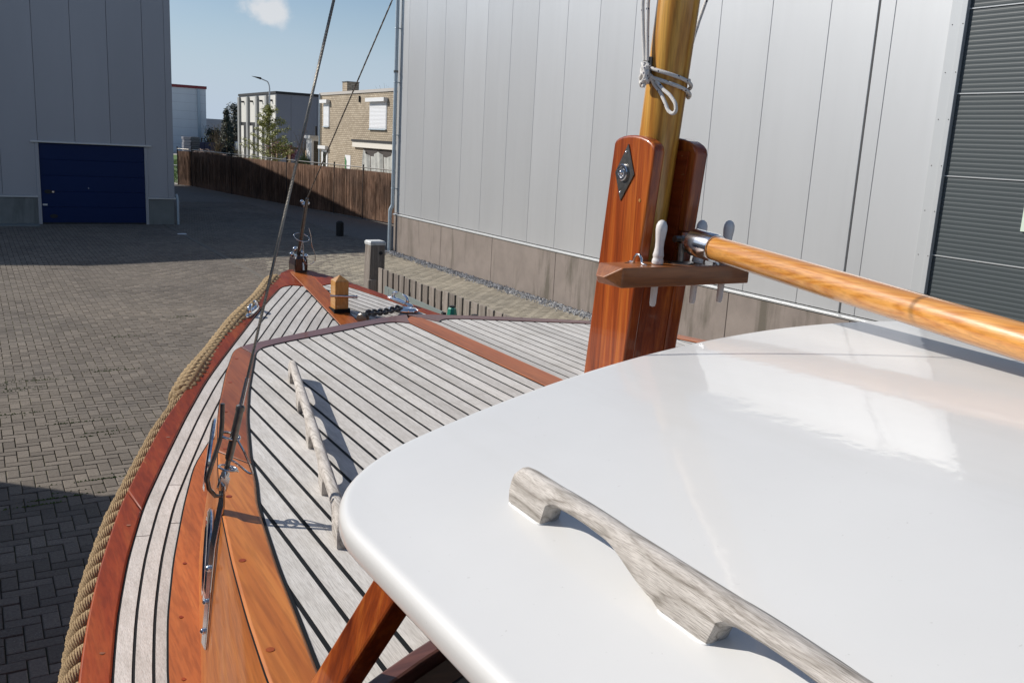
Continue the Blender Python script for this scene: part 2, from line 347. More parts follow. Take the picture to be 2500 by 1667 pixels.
# ------------------------------------------------------------------ ground and pavement
gm, t, b = principled('far_pavement'); b.inputs['Roughness'].default_value = .92
pos = N(t, 'ShaderNodeNewGeometry').outputs['Position']
br = N(t, 'ShaderNodeTexBrick'); br.inputs['Scale'].default_value = 1; br.inputs['Brick Width'].default_value = .21; br.inputs['Row Height'].default_value = .105; br.inputs['Mortar Size'].default_value = .006
br.inputs['Color1'].default_value = (.14, .122, .105, 1); br.inputs['Color2'].default_value = (.17, .15, .128, 1); br.inputs['Mortar'].default_value = (.05, .04, .03, 1)
L(t, pos, br.inputs['Vector']); L(t, mixc(t, .6, br.outputs[0], ramp(t, noise(t, pos, .2, 4), [(.3, (.75, .75, .77)), (.7, (1.15, 1.12, 1.1))]), 'MULTIPLY'), b.inputs['Base Color'])
tag(MB().add([(-400, -400, -.03), (900, -400, -.03), (900, 1500, -.03), (-400, 1500, -.03)], [(0, 1, 2, 3)]).obj('ground', gm), 'grey paved ground running to the horizon', kind='structure')
tag(MB().add([(13.8, 30.4, -.012), (60, 30.4, -.012), (60, 150, -.012), (9.9, 150, -.012), (9.9, 53.1, -.012), (10.5, 51.9, -.012), (12.1, 39.9, -.012), (13.2, 33.6, -.012)], [(0, 1, 2, 3, 4, 5, 6, 7)]).obj('gravel_lot', mat_lot), 'pale gravel lot behind the fence', kind='structure')
pave = MB().add([(-9, 2.5, -.012), (10.3, 2.5, -.012), (10.3, 41, -.012), (-9, 41, -.012)], [(0, 1, 2, 3)]).obj('pavement', mat_joint)
tag(pave, 'herringbone brick pavement of the boatyard', kind='structure')
U = .105
cells = []
for i in range(-70, 98):
    for j in range(24, 390):
        k = (i-j) % 4
        if k == 0: cells.append((i*U, j*U, 2*U, U))
        elif k == 3: cells.append((i*U, j*U, U, 2*U))
def seen(x, y):
    if x < -3.2 or x > (10.0 if y < 24 else 10.2): return False
    if y > 31 and x < 5.6: return False
    return not (.45 < x < 2.5 and y < 3.2)
cells = [c for c in cells if seen(c[0], c[1])]
def brickmesh(lx, ly, tone):
    g = .0035; h = .006
    me = MB().add([(g,g,-.04),(lx-g,g,-.04),(lx-g,ly-g,-.04),(g,ly-g,-.04),(g,g,-h*.6),(lx-g,g,-h*.6),(lx-g,ly-g,-h*.6),(g,ly-g,-h*.6),
        (g+h,g+h,0),(lx-g-h,g+h,0),(lx-g-h,ly-g-h,0),(g+h,ly-g-h,0)],
        [(0,1,5,4),(1,2,6,5),(2,3,7,6),(3,0,4,7),(4,5,9,8),(5,6,10,9),(6,7,11,10),(7,4,8,11),(8,9,10,11)]).mesh('paver', mat_paver)
    a = me.attributes.new('tone', 'FLOAT', 'FACE'); a.data.foreach_set('value', [tone]*len(me.polygons)); return me
BM = {(o, k): brickmesh(*( (2*U, U) if o == 'h' else (U, 2*U)), k/7) for o in 'hv' for k in range(8)}
near = sorted(cells, key=lambda c: (c[0]-0)**2+(c[1])**2 if (c[0] < 1.0+.12*(c[1]-5) and c[0] > -.1) else 1e9)[:300]
nearset = set(near)
for (x, y, lx, ly) in near:
    o = link('paver', BM[('h' if lx > ly else 'v', random.randrange(8))], pave, loc=(x, y, random.uniform(-.0035, .0015)))
    o.rotation_euler = (random.gauss(0, .008), random.gauss(0, .008), random.gauss(0, .004))
V = []; F = []; T = []; MI = []
for c in cells:
    if c in nearset: continue
    x, y, lx, ly = c; g = .0040 if x < 5.38 else .0070; h = .006; dz = [random.gauss(0, .0005) for _ in range(4)]; z = random.uniform(-.002, .001)+.006*math.sin(x*1.3+math.sin(y*.7)*2)*math.sin(y*.9+x*.4)-.003; o = len(V)
    MI.append(1 if random.random() < (x-5.5)/2.2 and y < 24.0 and random.random() < (24.6-y)/3 else 0)
    V += [(x+g,y+g,-.012),(x+lx-g,y+g,-.012),(x+lx-g,y+ly-g,-.012),(x+g,y+ly-g,-.012),(x+g+h*.5,y+g+h*.5,z+dz[0]),(x+lx-g-h*.5,y+g+h*.5,z+dz[1]),(x+lx-g-h*.5,y+ly-g-h*.5,z+dz[2]),(x+g+h*.5,y+ly-g-h*.5,z+dz[3])]
    F += [(o,o+1,o+5,o+4),(o+1,o+2,o+6,o+5),(o+2,o+3,o+7,o+6),(o+3,o,o+4,o+7),(o+4,o+5,o+6,o+7)]; T += [random.random()]*5
me = bpy.data.meshes.new('pavers'); me.from_pydata(V, [], F); me.materials.append(mat_paver); me.materials.append(pavermat('tan_paver', 'tone', (.235, .208, .162), (.335, .30, .238)))
me.polygons.foreach_set('material_index', [mi for mi in MI for _ in range(5)])
a = me.attributes.new('tone', 'FLOAT', 'FACE'); a.data.foreach_set('value', T)
tag(link('pavers', me, pave), 'herringbone brick pavers of the yard', kind='stuff')
# drain channel crossing the yard
dr = tag(MB().box(5.27, 5.39, 13.5, 31, -.011, .004).obj('drain_channel', concrete('drain_concrete', (.15, .135, .115), streak=False)), 'narrow concrete drain channel let into the brick pavement', kind='structure')
# tufts of moss and litter
mo = MB()
for (x, y) in [(.22, 10.6), (.95, 9.6), (.35, 11.6), (.75, 10.1), (.8, 8.3), (.3, 7.9), (.55, 8.0), (1.8, 14.2), (.5, 12.0), (3.0, 15.5), (1.4, 12.2), (.1, 11.9)]:
    for k in range(60):
        px, py = x+random.gauss(0, .16), U*round((y+random.gauss(0, .03))/U)+random.gauss(0, .006); s = random.uniform(.005, .012)
        mo.add([(px-s, py, 0), (px+s, py, 0), (px+random.gauss(0, .004), py+random.gauss(0, .004), s*1.2)], [(0, 1, 2)])
tag(mo.obj('moss', mat_grass), 'tufts of green moss in the pavement joints', 'moss', kind='stuff')
lit = tag(MB().add([(5.16, 28.0, .005), (5.42, 27.95, .006), (5.44, 28.2, .012), (5.2, 28.22, .007), (5.16, 28.0, .0), (5.42, 27.95, .0), (5.44, 28.2, .0), (5.2, 28.22, .0)], [(0,1,2,3),(4,5,6,7),(0,1,5,4),(1,2,6,5),(2,3,7,6),(3,0,4,7)]).obj('paper_scrap', plain('white_paper', (.6, .6, .6))), 'scrap of white paper lying on the shaded pavement', 'litter')

# ------------------------------------------------------------------ silver hall on the far side of the boat
W = 10.22
hall = thing('silver_hall', 'tall hall clad in silver vertical panels on a stained concrete plinth', 'building', (W+6, 14, 0))
HT = 8.2
MB().add([(W+.09, -6, 0), (W+14, -6, 0), (W+14, 23.62, 0), (W+.09, 23.62, 0), (W+.09, -6, HT), (W+14, -6, HT), (W+14, 23.62, HT), (W+.09, 23.62, HT)],
    [(0,3,2,1),(4,5,6,7),(0,1,5,4),(1,2,6,5),(2,3,7,6),(3,0,4,7)]).obj('core', mat_dgap, hall)
seams = [23.016+1e-6-1.078*k for k in range(14)]  # down to 9.0
seams = [s for s in seams if s > 8.9]+[8.215, 7.971, 7.175]
ye = [23.52]+seams
for a_, b_ in zip(ye[:-1], ye[1:]):
    ga = .016 if abs(a_-8.215) < .01 or abs(b_-8.215) < .01 else .005
    MB().box(W, W+.08, b_+.003 if abs(b_-8.215) > .01 else b_+.022, a_-.003 if abs(a_-8.215) > .01 else a_-.012, 1.075, HT).obj('wall_panel', mat_panel, hall, bevel=.004, seg=1)
MB().box(W-.012, W+.12, 23.52, 23.67, 1.075, HT).obj('corner_trim', mat_trim, hall, bevel=.006, seg=1)
MB().box(W-.015, W+.1, 7.0, 7.175, 0, HT).obj('door_jamb', mat_trim, hall, bevel=.006, seg=1)
MB().box(W-.028, W+.05, 6.96, 7.03, 0, HT).obj('jamb_flange', mat_trim, hall, bevel=.004, seg=1)
MB().add([(W-.05, 7.2, 1.012), (W-.05, 23.70, 1.012), (W-.055, 23.70, 1.035), (W-.055, 7.2, 1.035), (W+.02, 7.2, 1.06), (W+.02, 23.7, 1.06), (W+.05, 7.2, 1.012), (W+.05, 23.7, 1.012)],
    [(0,1,2,3),(3,2,5,4),(4,5,7,6),(6,7,1,0),(0,3,4,6),(1,2,5,7)]).obj('sill_flashing', mat_trim, hall)
bs = [23.66, 23.33, 20.64, 17.98, 15.32, 12.66, 10.33, 8.0, 7.2]
for a_, b_ in zip(bs[:-1], bs[1:]):
    MB().box(W-.035, W+.085, b_+.004, a_-.004, -.02, 1.0).obj('plinth_slab', mat_plinth, hall, bevel=.006, seg=1)
MB().box(W+.085, W+1, 23.62, 23.68, -.02, 1.0).obj('plinth_slab', mat_plinth, hall)
# downpipe with brackets
pp = MB().tube([(W-.12, 23.56, HT), (W-.12, 23.56, 1.32), (W-.13, 23.57, 1.26), (W-.17, 23.585, 1.18), (W-.18, 23.59, 1.12), (W-.18, 23.59, -.01)], .052, 14).obj('downpipe', mat_zinc, hall, 50)
for z in (1.75, 3.2, 4.6, 6.0, 7.4):
    MB().torus((W-.12, 23.56, z), (0, 0, 1), .055, .009, 16, 6).box(W-.07, W+.01, 23.545, 23.575, z-.012, z+.012).obj('pipe_bracket', mat_zinc, pp, 40)
MB().lathe([(.062, 0), (.062, .06)], (W-.12, 23.56, 4.85), n=14).obj('pipe_joint', mat_dsteel, pp, 40)
for z in (2.02, 2.57, 3.12, 3.67, 4.22, 4.77):   # rivets on the jamb
    MB().sphere((W-.016, 7.13, z), .007, 6).obj('rivet', mat_dsteel, hall, 60)
    MB().sphere((W-.029, 6.985, z), .007, 6).obj('rivet', mat_dsteel, hall, 60)
door = MB().box(W+.06, W+.12, 1.5, 7.0, 0, HT).obj('sectional_door', mat_dgap, hall)
tag(door, 'anthracite ribbed sectional door of the silver hall')
zz = [0, .10, 1.064, 2.033, 3.002, 3.971, 4.937, 5.905]
for z0, z1 in zip(zz[1:-1], zz[2:]):
    mb = MB(); n = 17; prof = []
    for k in range(n):
        a0 = z0+.012+(z1-z0-.03)*k/n; a1 = z0+.012+(z1-z0-.03)*(k+1)/n; d = (a1-a0)
        prof += [(W+.030, a0), (W+.0282, a0+d*.25), (W+.0282, a0+d*.6), (W+.030, a0+d*.8)]
    prof.append((W+.030, z1-.012))
    vs = [(x, y, z) for (x, z) in prof for y in (1.5, 6.975)]
    mb.add(vs, [(2*i, 2*i+1, 2*i+3, 2*i+2) for i in range(len(prof)-1)])
    mb.box(W+.0305, W+.058, 1.5, 6.975, z0+.006, z1-.006)
    mb.obj('door_panel', mat_dark_door, door)
    MB().box(W+.018, W+.0304, 1.5, 6.975, z0-.004, z0+.008).obj('seal_strip', mat_trim, door)
MB().box(W+.004, W+.02, 5.72, 5.905, 2.44, 2.74).obj('notice', plain('pale_notice', (.62, .72, .60), .4), door)
# gravel strip along the plinth
gv = MB()
for k in range(5200):
    x = W-.05-abs(random.gauss(0, .13))-random.random()*.22; y = random.uniform(7.5, 23.6); s = random.uniform(.012, .03)
    if x < W-.62: continue
    q = [(x+random.uniform(-1, 1)*s, y+random.uniform(-1, 1)*s, random.uniform(.2, 1.3)*s) for _ in range(4)]
    gv.add([(x-s, y-s*.6, 0), (x+s, y-s*.7, 0), (x, y+s, 0), (q[0][0]*.3+x*.7, q[0][1]*.3+y*.7, q[0][2]+s*.4), (q[1][0]*.5+x*.5, q[1][1]*.5+y*.5, q[1][2]*.6+s*.3)], [(0,1,3),(1,2,4),(1,4,3),(2,0,3),(2,3,4)])
gm2, t, b = principled('gravel_stones'); b.inputs['Roughness'].default_value = .8
pos = N(t, 'ShaderNodeNewGeometry').outputs['Position']; vo = N(t, 'ShaderNodeTexVoronoi'); vo.inputs['Scale'].default_value = 30; L(t, pos, vo.inputs['Vector'])
L(t, ramp(t, vo.outputs['Color'], [(.2, (.16, .16, .165)), (.5, (.45, .45, .45)), (.8, (.85, .84, .82))]), b.inputs['Base Color'])
gvb = gv.obj('gravel', gm2); tag(gvb, 'grey gravel strip along the foot of the concrete plinth', 'gravel', kind='stuff')

# ------------------------------------------------------------------ shaded hall with the blue door
YL = 31.0
lh = thing('grey_hall', 'shaded grey panelled hall with a blue door', 'building', (0, YL+10, 0))
RX, RZ, EX, EZ = -8.0, 9.75, 5.65, 7.2
def roofz(x): return RZ-(RZ-EZ)*abs(x-RX)/(EX-RX)
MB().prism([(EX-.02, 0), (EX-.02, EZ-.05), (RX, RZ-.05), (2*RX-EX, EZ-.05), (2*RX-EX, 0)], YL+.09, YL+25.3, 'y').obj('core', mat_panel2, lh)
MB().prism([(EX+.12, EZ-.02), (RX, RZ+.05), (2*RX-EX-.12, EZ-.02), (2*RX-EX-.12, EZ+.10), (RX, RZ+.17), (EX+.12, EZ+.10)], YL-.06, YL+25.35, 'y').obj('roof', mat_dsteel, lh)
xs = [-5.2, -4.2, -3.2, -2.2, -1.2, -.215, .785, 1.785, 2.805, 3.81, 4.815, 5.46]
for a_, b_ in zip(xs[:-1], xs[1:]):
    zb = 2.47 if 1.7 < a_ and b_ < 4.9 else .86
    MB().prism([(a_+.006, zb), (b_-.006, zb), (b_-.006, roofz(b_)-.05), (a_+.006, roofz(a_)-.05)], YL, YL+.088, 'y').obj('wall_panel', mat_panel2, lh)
MB().prism([(5.46, .86), (5.65, .86), (5.65, roofz(5.65)-.05), (5.46, roofz(5.46)-.05)], YL-.012, YL+.3, 'y').obj('corner_trim', mat_panel2, lh)
for a_, b_ in ((-5.2, -2.5), (-2.5, -.1), (-.1, 1.70), (4.86, 5.63)):
    MB().box(a_+.004, b_-.004, YL-.03, YL+.085, -.02, .79).obj('plinth_slab', mat_plinth2, lh, bevel=.005, seg=1)
for a_, b_ in ((-5.2, 1.72), (4.84, 5.68)):
    MB().box(a_, b_, YL-.055, YL+.05, .80, .855).obj('sill_flashing', mat_trim, lh, bevel=.006, seg=1)
bd = MB().box(1.76, 4.80, YL+.07, YL+.12, 0, 2.45).obj('sectional_door', mat_dgap, lh); tag(bd, 'dark blue sectional door of the shaded hall')
for k in range(5):
    z0 = .04+k*.475; MB().box(1.80, 4.77, YL+.03, YL+.068, z0+.002, z0+.473).obj('door_panel', mat_blue, bd, bevel=.006, seg=1)
MB().box(1.80, 4.77, YL+.02, YL+.07, -.01, .04).obj('bottom_seal', mat_black, bd)
for (x, z) in ((2.0, .98), (2.12, .24)):
    MB().prism([(x-.11+.11*(1-math.cos(a))*0+ .11*math.cos(a)+.11, z+.06*math.sin(a)) for a in [2*math.pi*i/16 for i in range(16)]], YL+.012, YL+.03, 'y').obj('handle_recess', mat_black, bd)
MB().box(2.10, 2.16, YL+.004, YL+.012, .95, 1.0).obj('handle', mat_steel, bd)
MB().box(1.83, 1.96, YL+.02, YL+.03, .56, .61).obj('label_plate', plain('white_plate', (.6, .6, .58)), bd)
MB().sphere((3.12, YL+.028, 1.10), .022, 8).obj('peephole', mat_steel, bd, 60)
for a_, b_ in ((1.70, 1.80), (4.77, 4.86)):
    MB().box(a_, b_, YL-.02, YL+.1, -.01, 2.43).obj('door_jamb', mat_panel2, lh, bevel=.005, seg=1)
MB().box(1.58, 4.98, YL-.06, YL+.05, 2.435, 2.49).obj('door_drip', mat_trim, lh, bevel=.006, seg=1)
MB().tube([(5.70, YL-.04, .98), (5.72, YL-.05, .9), (5.74, YL-.06, .78), (5.74, YL-.06, 0)], .04, 10).obj('downpipe', mat_zinc, lh, 50)
MB().box(-9, 1.7, YL-.75, YL-.02, -.01, .02).obj('apron', mat_plinth2, lh)

# low shed on the near side of the yard, out of the picture: its shade lies on the pavement by the hull
sh = thing('low_shed', 'low flat-roofed shed beside the boatyard', 'building', (-6, 3, 0))
MB().box(-11, -3.0, -8, 11.3, 0, 3.85).obj('wall', mat_panel2, sh); MB().box(-11.1, -2.9, -8.1, 11.43, 3.852, 4.0).obj('roof', mat_dsteel, sh)
MB().box(-2.995, -2.95, 6, 9, 0, 2.6).obj('door', mat_blue, sh)
MB().tube([(-2.95, 11.3, 4.1), (-2.5, 12.0, 4.1)], .05, 8).obj('spout', mat_zinc, sh, 50)

# ------------------------------------------------------------------ the boat
XC = 1.487
YS = [-4, -3, 0, 1.0, 1.9, 2.9, 3.3, 3.9, 4.45, 4.75, 5.2]; ZS = [1.95, 1.9, 1.83, 1.86, 1.93, 2.06, 2.115, 2.215, 2.315, 2.36, 2.43]
_yy = np.linspace(-4, 5.2, 400); _zz = np.interp(_yy, YS, ZS)
for _ in range(60): _zz[1:-1] = .25*_zz[:-2]+.5*_zz[1:-1]+.25*_zz[2:]
def zd(x, y, off=0.): return float(np.interp(y, _yy, _zz))-.05*((x-1.5)/1.2)**2+off
GO = [(.75, -3.9), (.40, -3.2), (.10, -1.5), (.02, -.3), (.015, .5), (.035, 1.1), (.075, 1.55), (.132, 1.987), (.173, 2.196), (.228, 2.417), (.316, 2.701), (.422, 2.959), (.532, 3.218), (.69, 3.516), (.771, 3.677), (.914, 3.935), (1.003, 4.079), (1.132, 4.278), (1.248, 4.479), (1.362, 4.68), (1.389, 4.714), (1.438, 4.742)]
GI = [(.82, -3.85), (.46, -3.15), (.165, -1.5), (.085, -.3), (.08, .5), (.10, 1.1), (.14, 1.55), (.196, 1.954), (.237, 2.177), (.294, 2.41), (.376, 2.672), (.491, 2.951), (.605, 3.218), (.727, 3.476), (.817, 3.639), (.945, 3.862), (1.02, 3.99), (1.122, 4.168), (1.294, 4.439), (1.328, 4.484), (1.372, 4.507), (1.412, 4.50), (1.438, 4.476)]
go = smoothpath(GO, 160, 2); gi_open = smoothpath(GI[:-5]+[(1.294, 4.439), (1.43, 4.655)], 160, 2)
gi = smoothpath(GI, 240, 1)
# match inner to outer by arclength fractions so that pairs stay square
def pair(A, B, n): return resample(A, n), resample(B, n)
boat = thing('sailing_boat', 'varnished wooden sailing boat with teak decks and white cabin roof', 'boat', (XC, .5, 0))

hull = MB(); secs = []
hgo = resample(GO+[(XC, 4.745)], 70)
for (x, y) in hgo:
    hb = XC-x; z = zd(x, y); row = []
    for fx, dz in ((1.0, 0), (1.005, -.09), (.995, -.25), (.93, -.55), (.78, -.95), (.42, -1.35), (.03, -1.62)):
        row.append((XC-hb*fx, y-(.0 if y < 3 else (y-3)*.16*(-dz)), max(.25, z+dz)))
    secs.append(row)
for sgn in (1, -1):
    vs = [((p[0] if sgn > 0 else 2*XC-p[0]), p[1], p[2]-.006) for r in secs for p in r]; m_ = 7
    hull.add(vs, [(i*m_+k, i*m_+k+1, (i+1)*m_+k+1, (i+1)*m_+k) for i in range(len(secs)-1) for k in range(m_-1)])
hull.box(XC-.05, XC+.05, -3.6, 3.4, -.02, .6); hull.box(.75, 2*XC-.75, -3.95, -3.9, .5, 1.9)
hull.obj('hull', mat_mah_red, boat, 40)
for (x, y) in ((.35, 2.2), (2*XC-.35, 2.2), (.3, -1.5), (2*XC-.3, -1.5)):
    MB().box(x-.06, x+.06, y-.06, y+.06, 0, 1.25).obj('cradle_post', mat_dsteel, boat)

# --- deck: caulked base, planks, covering boards, king plank
deck = MB(); rows = []
for y in np.linspace(-3.8, 4.62, 120):
    xg = float(np.interp(y, gi_open[:, 1], gi_open[:, 0]))-.02
    if y > 4.45: xg = min(xg, 1.42)
    rows.append([(xg+(2*XC-2*xg)*k/8, y) for k in range(9)])
deck.add([(x, y, zd(x, y, -.0008)) for r in rows for x, y in r], [(i*9+k, i*9+k+1, (i+1)*9+k+1, (i+1)*9+k) for i in range(119) for k in range(8)])
dko = deck.obj('deck', mat_caulk, boat, 30)
g3 = gi_open
def offs(P, d):
    T = np.gradient(P, axis=0); T /= np.linalg.norm(T, axis=1)[:, None]; Nn = np.stack([T[:, 1], -T[:, 0]], 1)
    return P+Nn*d
PW = .0425
for side in (0, 1):
    for i in range(16):
        A = offs(g3, .0055+i*PW); B = offs(g3, .0055+i*PW+PW-.0074)
        ok = [k for k in range(len(A)) if A[k, 0] < 1.45 and A[k, 1] > (-2.6 if i < 4 else 2.6) and A[k, 1] < 4.60]
        if side: ok = [k for k in ok if A[k, 1] > 2.2]
        # drop the folded inner part of deep offsets
        ok = [k for k in ok if k > 0 and (A[k]-A[k-1]) @ (g3[k]-g3[k-1]) > 0 and (B[k]-B[k-1]) @ (g3[k]-g3[k-1]) > 0]
        if len(ok) < 4: continue
        a_, b_ = ok[0], ok[-1]+1; A = A[a_:b_].copy(); B = B[a_:b_].copy()
        B[:, 0] = np.minimum(B[:, 0], 1.452)
        if side: A[:, 0] = 2*XC-A[:, 0]; B[:, 0] = 2*XC-B[:, 0]
        # butt joints in the side deck
        cuts = {0: 2.50, 1: 2.78, 2: 2.57}.get(i) if not side else None
        parts = [(0, len(A))]
        if cuts:
            kc = int(np.argmin(abs(A[:, 1]-cuts))); parts = [(0, kc+1), (kc, len(A))]
        for pi, (s0, s1) in enumerate(parts):
            AA, BB = A[s0:s1].copy(), B[s0:s1].copy()
            if len(parts) == 2 and pi == 1:
                for Q in (AA, BB): Q[0] = Q[0]+(Q[1]-Q[0])*.055
            h = random.uniform(-.0002, .0005)
            MB().strip([(x, y, zd(x, y, h)) for x, y in AA], [(x, y, zd(x, y, h)) for x, y in BB], .0042).obj('plank', mat_teak, dko)
for side in (0, 1):
    A, B = go, gi
    A, B = pair(A, B, 150)
    if side: A = np.stack([2*XC-A[:, 0], A[:, 1]], 1); B = np.stack([2*XC-B[:, 0], B[:, 1]], 1)
    cb = MB(); n = len(A)
    top = [(*p, zd(p[0], p[1], .0035)) for p in A]; inn = [(*p, zd(p[0], p[1], .0035)) for p in B]
    kj = int(np.argmin(abs(A[:, 1]-2.74)))
    MB().strip(top[kj+1:], inn[kj+1:], .02).obj('covering_board', mat_mah_red, boat, 30, bevel=.005, seg=2)
    e_ = lambda q: [tuple(Vector(q[kj]).lerp(Vector(q[kj+1]), .95))]
    o = cb.strip(top[:kj+1]+e_(top), inn[:kj+1]+e_(inn), .02).obj('covering_board', mat_mah_red, boat, 30, bevel=.005, seg=2)
    # a rubbing strake under it
    MB().tube([(p[0]+(.004 if not side else -.004), p[1]-.0, zd(p[0], p[1], -.05)) for p in A[::3]], .022, 8).obj('rubbing_strake', mat_mah_red, boat, 60)
    if not side:
        for k in range(20, 150, 9):
            q = A[k]*.35+B[k]*.65; MB().lathe([(.0065, .0), (.0065, .0006)], (q[0], q[1], zd(q[0], q[1], .0035)), n=10).obj('plug', mat_mah_x, o)
KP = [(1.438, 3.2), (1.438, 4.742), (1.47, 4.748), (2*XC-1.47, 4.748), (2*XC-1.438, 4.742), (2*XC-1.438, 3.2)]
ys = np.linspace(3.2, 4.735, 30)
MB().strip([(1.434, y, zd(1.49, y, .0020)) for y in ys[:-6]], [(2*XC-1.434, y, zd(1.49, y, .0020)) for y in ys[:-6]], .004).obj('caulk_line', mat_caulk, dko)
MB().strip([(1.4385, y, zd(1.49, y, .0042)) for y in ys], [(2*XC-1.4385, y, zd(1.49, y, .0042)) for y in ys], .02).obj('king_plank', mat_mah_mid, dko, 30, bevel=.002, seg=1)
# bow chock across the stem
MB().add([(1.385, 4.712, zd(1.4, 4.71, .002)), (1.44, 4.752, zd(1.4, 4.75, .008)), (2*XC-1.44, 4.752, zd(1.4, 4.75, .008)), (2*XC-1.385, 4.712, zd(1.4, 4.71, .002)),
    (1.40, 4.69, zd(1.4, 4.69, .002)), (2*XC-1.40, 4.69, zd(1.4, 4.69, .002)), (1.39, 4.71, 2.25), (1.44, 4.75, 2.25), (2*XC-1.44, 4.75, 2.25), (2*XC-1.39, 4.71, 2.25)],
    [(0, 4, 5, 3, 2, 1), (0, 1, 7, 6), (1, 2, 8, 7), (2, 3, 9, 8), (0, 6, 4), (3, 5, 9), (6, 7, 8, 9)]).obj('bow_chock', mat_mah_red, boat, bevel=.004)

# --- trunk cabin (coach roof) with its own laid deck
ZT = 2.38
CO = [(.35, -2.2), (.27, -.5), (.268, .3), (.278, .8), (.291, 1.052), (.308, 1.225), (.331, 1.41), (.365, 1.633), (.406, 1.836), (.456, 2.061), (.508, 2.28), (.535, 2.376), (.614, 2.647), (.690, 2.88), (.712, 2.935), (.735, 2.965), (.775, 2.992), (.987, 3.112), (1.176, 3.212), (1.355, 3.289), (1.44, 3.325), (XC+.02, 3.338)]
CI = [(.415, -2.2), (.335, -.5), (.335, .3), (.345, .8), (.357, 1.028), (.379, 1.21), (.396, 1.358), (.418, 1.509), (.438, 1.638), (.464, 1.746), (.491, 1.893), (.559, 2.182), (.628, 2.432), (.697, 2.656), (.745, 2.810), (.762, 2.868), (.795, 2.922), (.845, 2.957), (.944, 3.011), (1.045, 3.059), (1.198, 3.135), (1.272, 3.172), (1.345, 3.205), (1.40, 3.212), (1.432, 3.195), (1.445, 3.165)]
co = smoothpath(CO, 200, 2); ci = smoothpath(CI, 240, 1)
XM = 1.507
def mir(P): return np.stack([2*XM-P[:, 0], P[:, 1]], 1)
cab = MB()
full = np.vstack([co, mir(co)[::-1][1:]])
bot = []
for (x, y) in full:
    s_ = 1 if x < XM else -1; fr = min(1, max(0, (y-2.85)/.3)); lean = .045+.02*min(1, max(0, (y-1.9)/.5))
    bx = x-s_*lean*(1-fr*.6); by = y+.035*fr; bot.append((bx, by, zd(bx, by, -.02)))
n = len(full); vs = [(x, y, ZT-.002) for x, y in full]+bot
cab.add(vs, [(i, i+1, n+i+1, n+i) for i in range(n-1)])
cabo = cab.obj('trunk_cabin', mat_mah_y, boat, 35); tag(cabo, 'varnished mahogany trunk cabin with a laid teak top')
base = MB(); rws = [(float(np.interp(y, co[:, 1], co[:, 0]))+.02, y) for y in np.linspace(.9, 3.25, 60)]
base.add([p for x, y in rws for p in ((x, y, ZT-.0008), (2*XM-x, y, ZT-.0008))], [(2*i, 2*i+1, 2*i+3, 2*i+2) for i in range(59)])
base.obj('caulking', mat_caulk, cabo)
KL, KR = 1.4455, 1.537
sx = [KL-.0005]+[1.396-.0503*k for k in range(22)]
def edge_y(x):   # forward end of a coach plank under the edge board
    q = co if x <= XM else mir(co)[::-1]
    sel = co[co[:, 1] > 2.8]; xx = x if x <= XM else 2*XM-x
    if xx < .72: return float(np.interp(xx, co[60:][:, 0], co[60:][:, 1]))-.03
    return float(np.interp(xx, sel[:, 0], sel[:, 1]))-.03
for a_, b_ in zip(sx[1:], sx[:-1]):
    x0, x1 = a_+.0043, b_-.0043
    if x1 < .30: continue
    y0 = 1.02; xs_ = max(x0, .285)
    e0, e1 = edge_y(x0), edge_y(x1)
    h = ZT+random.uniform(-.0002, .0006)
    # tail follows the curved margin: shear the aft end for outer planks
    def aft(x): return max(.9, .96+.35*(x-.40)) if x < .6 else 1.03
    poly = [(x0, aft(x0)), (x1, aft(x1)), (x1, e1)]+([((x0+x1)/2, edge_y((x0+x1)/2))])+[(x0, e0)]
    MB().prism(poly, h-.0038, h).obj('plank', mat_teak, cabo)
sr = [KR+.0005]+[1.578+.0468*k for k in range(22)]
for a_, b_ in zip(sr[:-1], sr[1:]):
    x0, x1 = a_+.0040, b_-.0040
    if x0 > 2.68: continue
    h = ZT+random.uniform(-.0002, .0006)
    MB().prism([(x0, 1.03), (x1, 1.03), (x1, edge_y(x1)), (x0, edge_y(x0))], h-.0038, h).obj('plank', mat_teak, cabo)
def zprism(poly, z0, z1): return MB().prism(poly, z0, z1)
# black margin line then the edge board on top
for side in (0, 1):
    O_, I_ = pair(co, ci, 170)
    sel = [k for k in range(170) if O_[k][1] > -2.1]
    O_, I_ = O_[sel], I_[sel]
    dv = I_-O_; dv /= np.linalg.norm(dv, axis=1)[:, None]; I2 = I_+dv*.006
    if side: O_, I_, I2 = mir(O_), mir(I_), mir(I2)
    MB().strip([(x, y, ZT+.0012) for x, y in O_], [(x, y, ZT+.0012) for x, y in I2], .004).obj('caulk_line', mat_caulk, cabo)
    ks = int(np.argmax(O_[:, 1] > 2.93)); km = int(np.argmax(O_[:, 1] > 1.93))
    for nm, s0, s1, mt in (('edge_board', 0, km+1, mat_mah_y), ('edge_board', km, ks+1, mat_mah_mid), ('front_board', ks, len(O_), mat_purple)):
        eb = MB().strip([(x, y, ZT+.0030) for x, y in O_[s0:s1]], [(x, y, ZT+.0030) for x, y in I_[s0:s1]], .024).obj(nm, mt, cabo, 30, bevel=.006 if nm == 'edge_board' else .004, seg=2)
    if not side:
        for k in range(18, ks, 8):
            for f_ in ((.25,) if k % 16 else (.2, .78)):
                q = O_[k]*(1-f_)+I_[k]*f_; MB().lathe([(.0062, 0), (.0062, .0007)], (q[0], q[1], ZT+.003), n=10).obj('plug', mat_mah_red, cabo)
MB().prism([(KL-.0045, 1.0), (KR+.0045, 1.0), (KR+.0045, 3.2), (KL-.0045, 3.2)], ZT-.002, ZT+.0016).obj('caulk_line', mat_caulk, cabo)
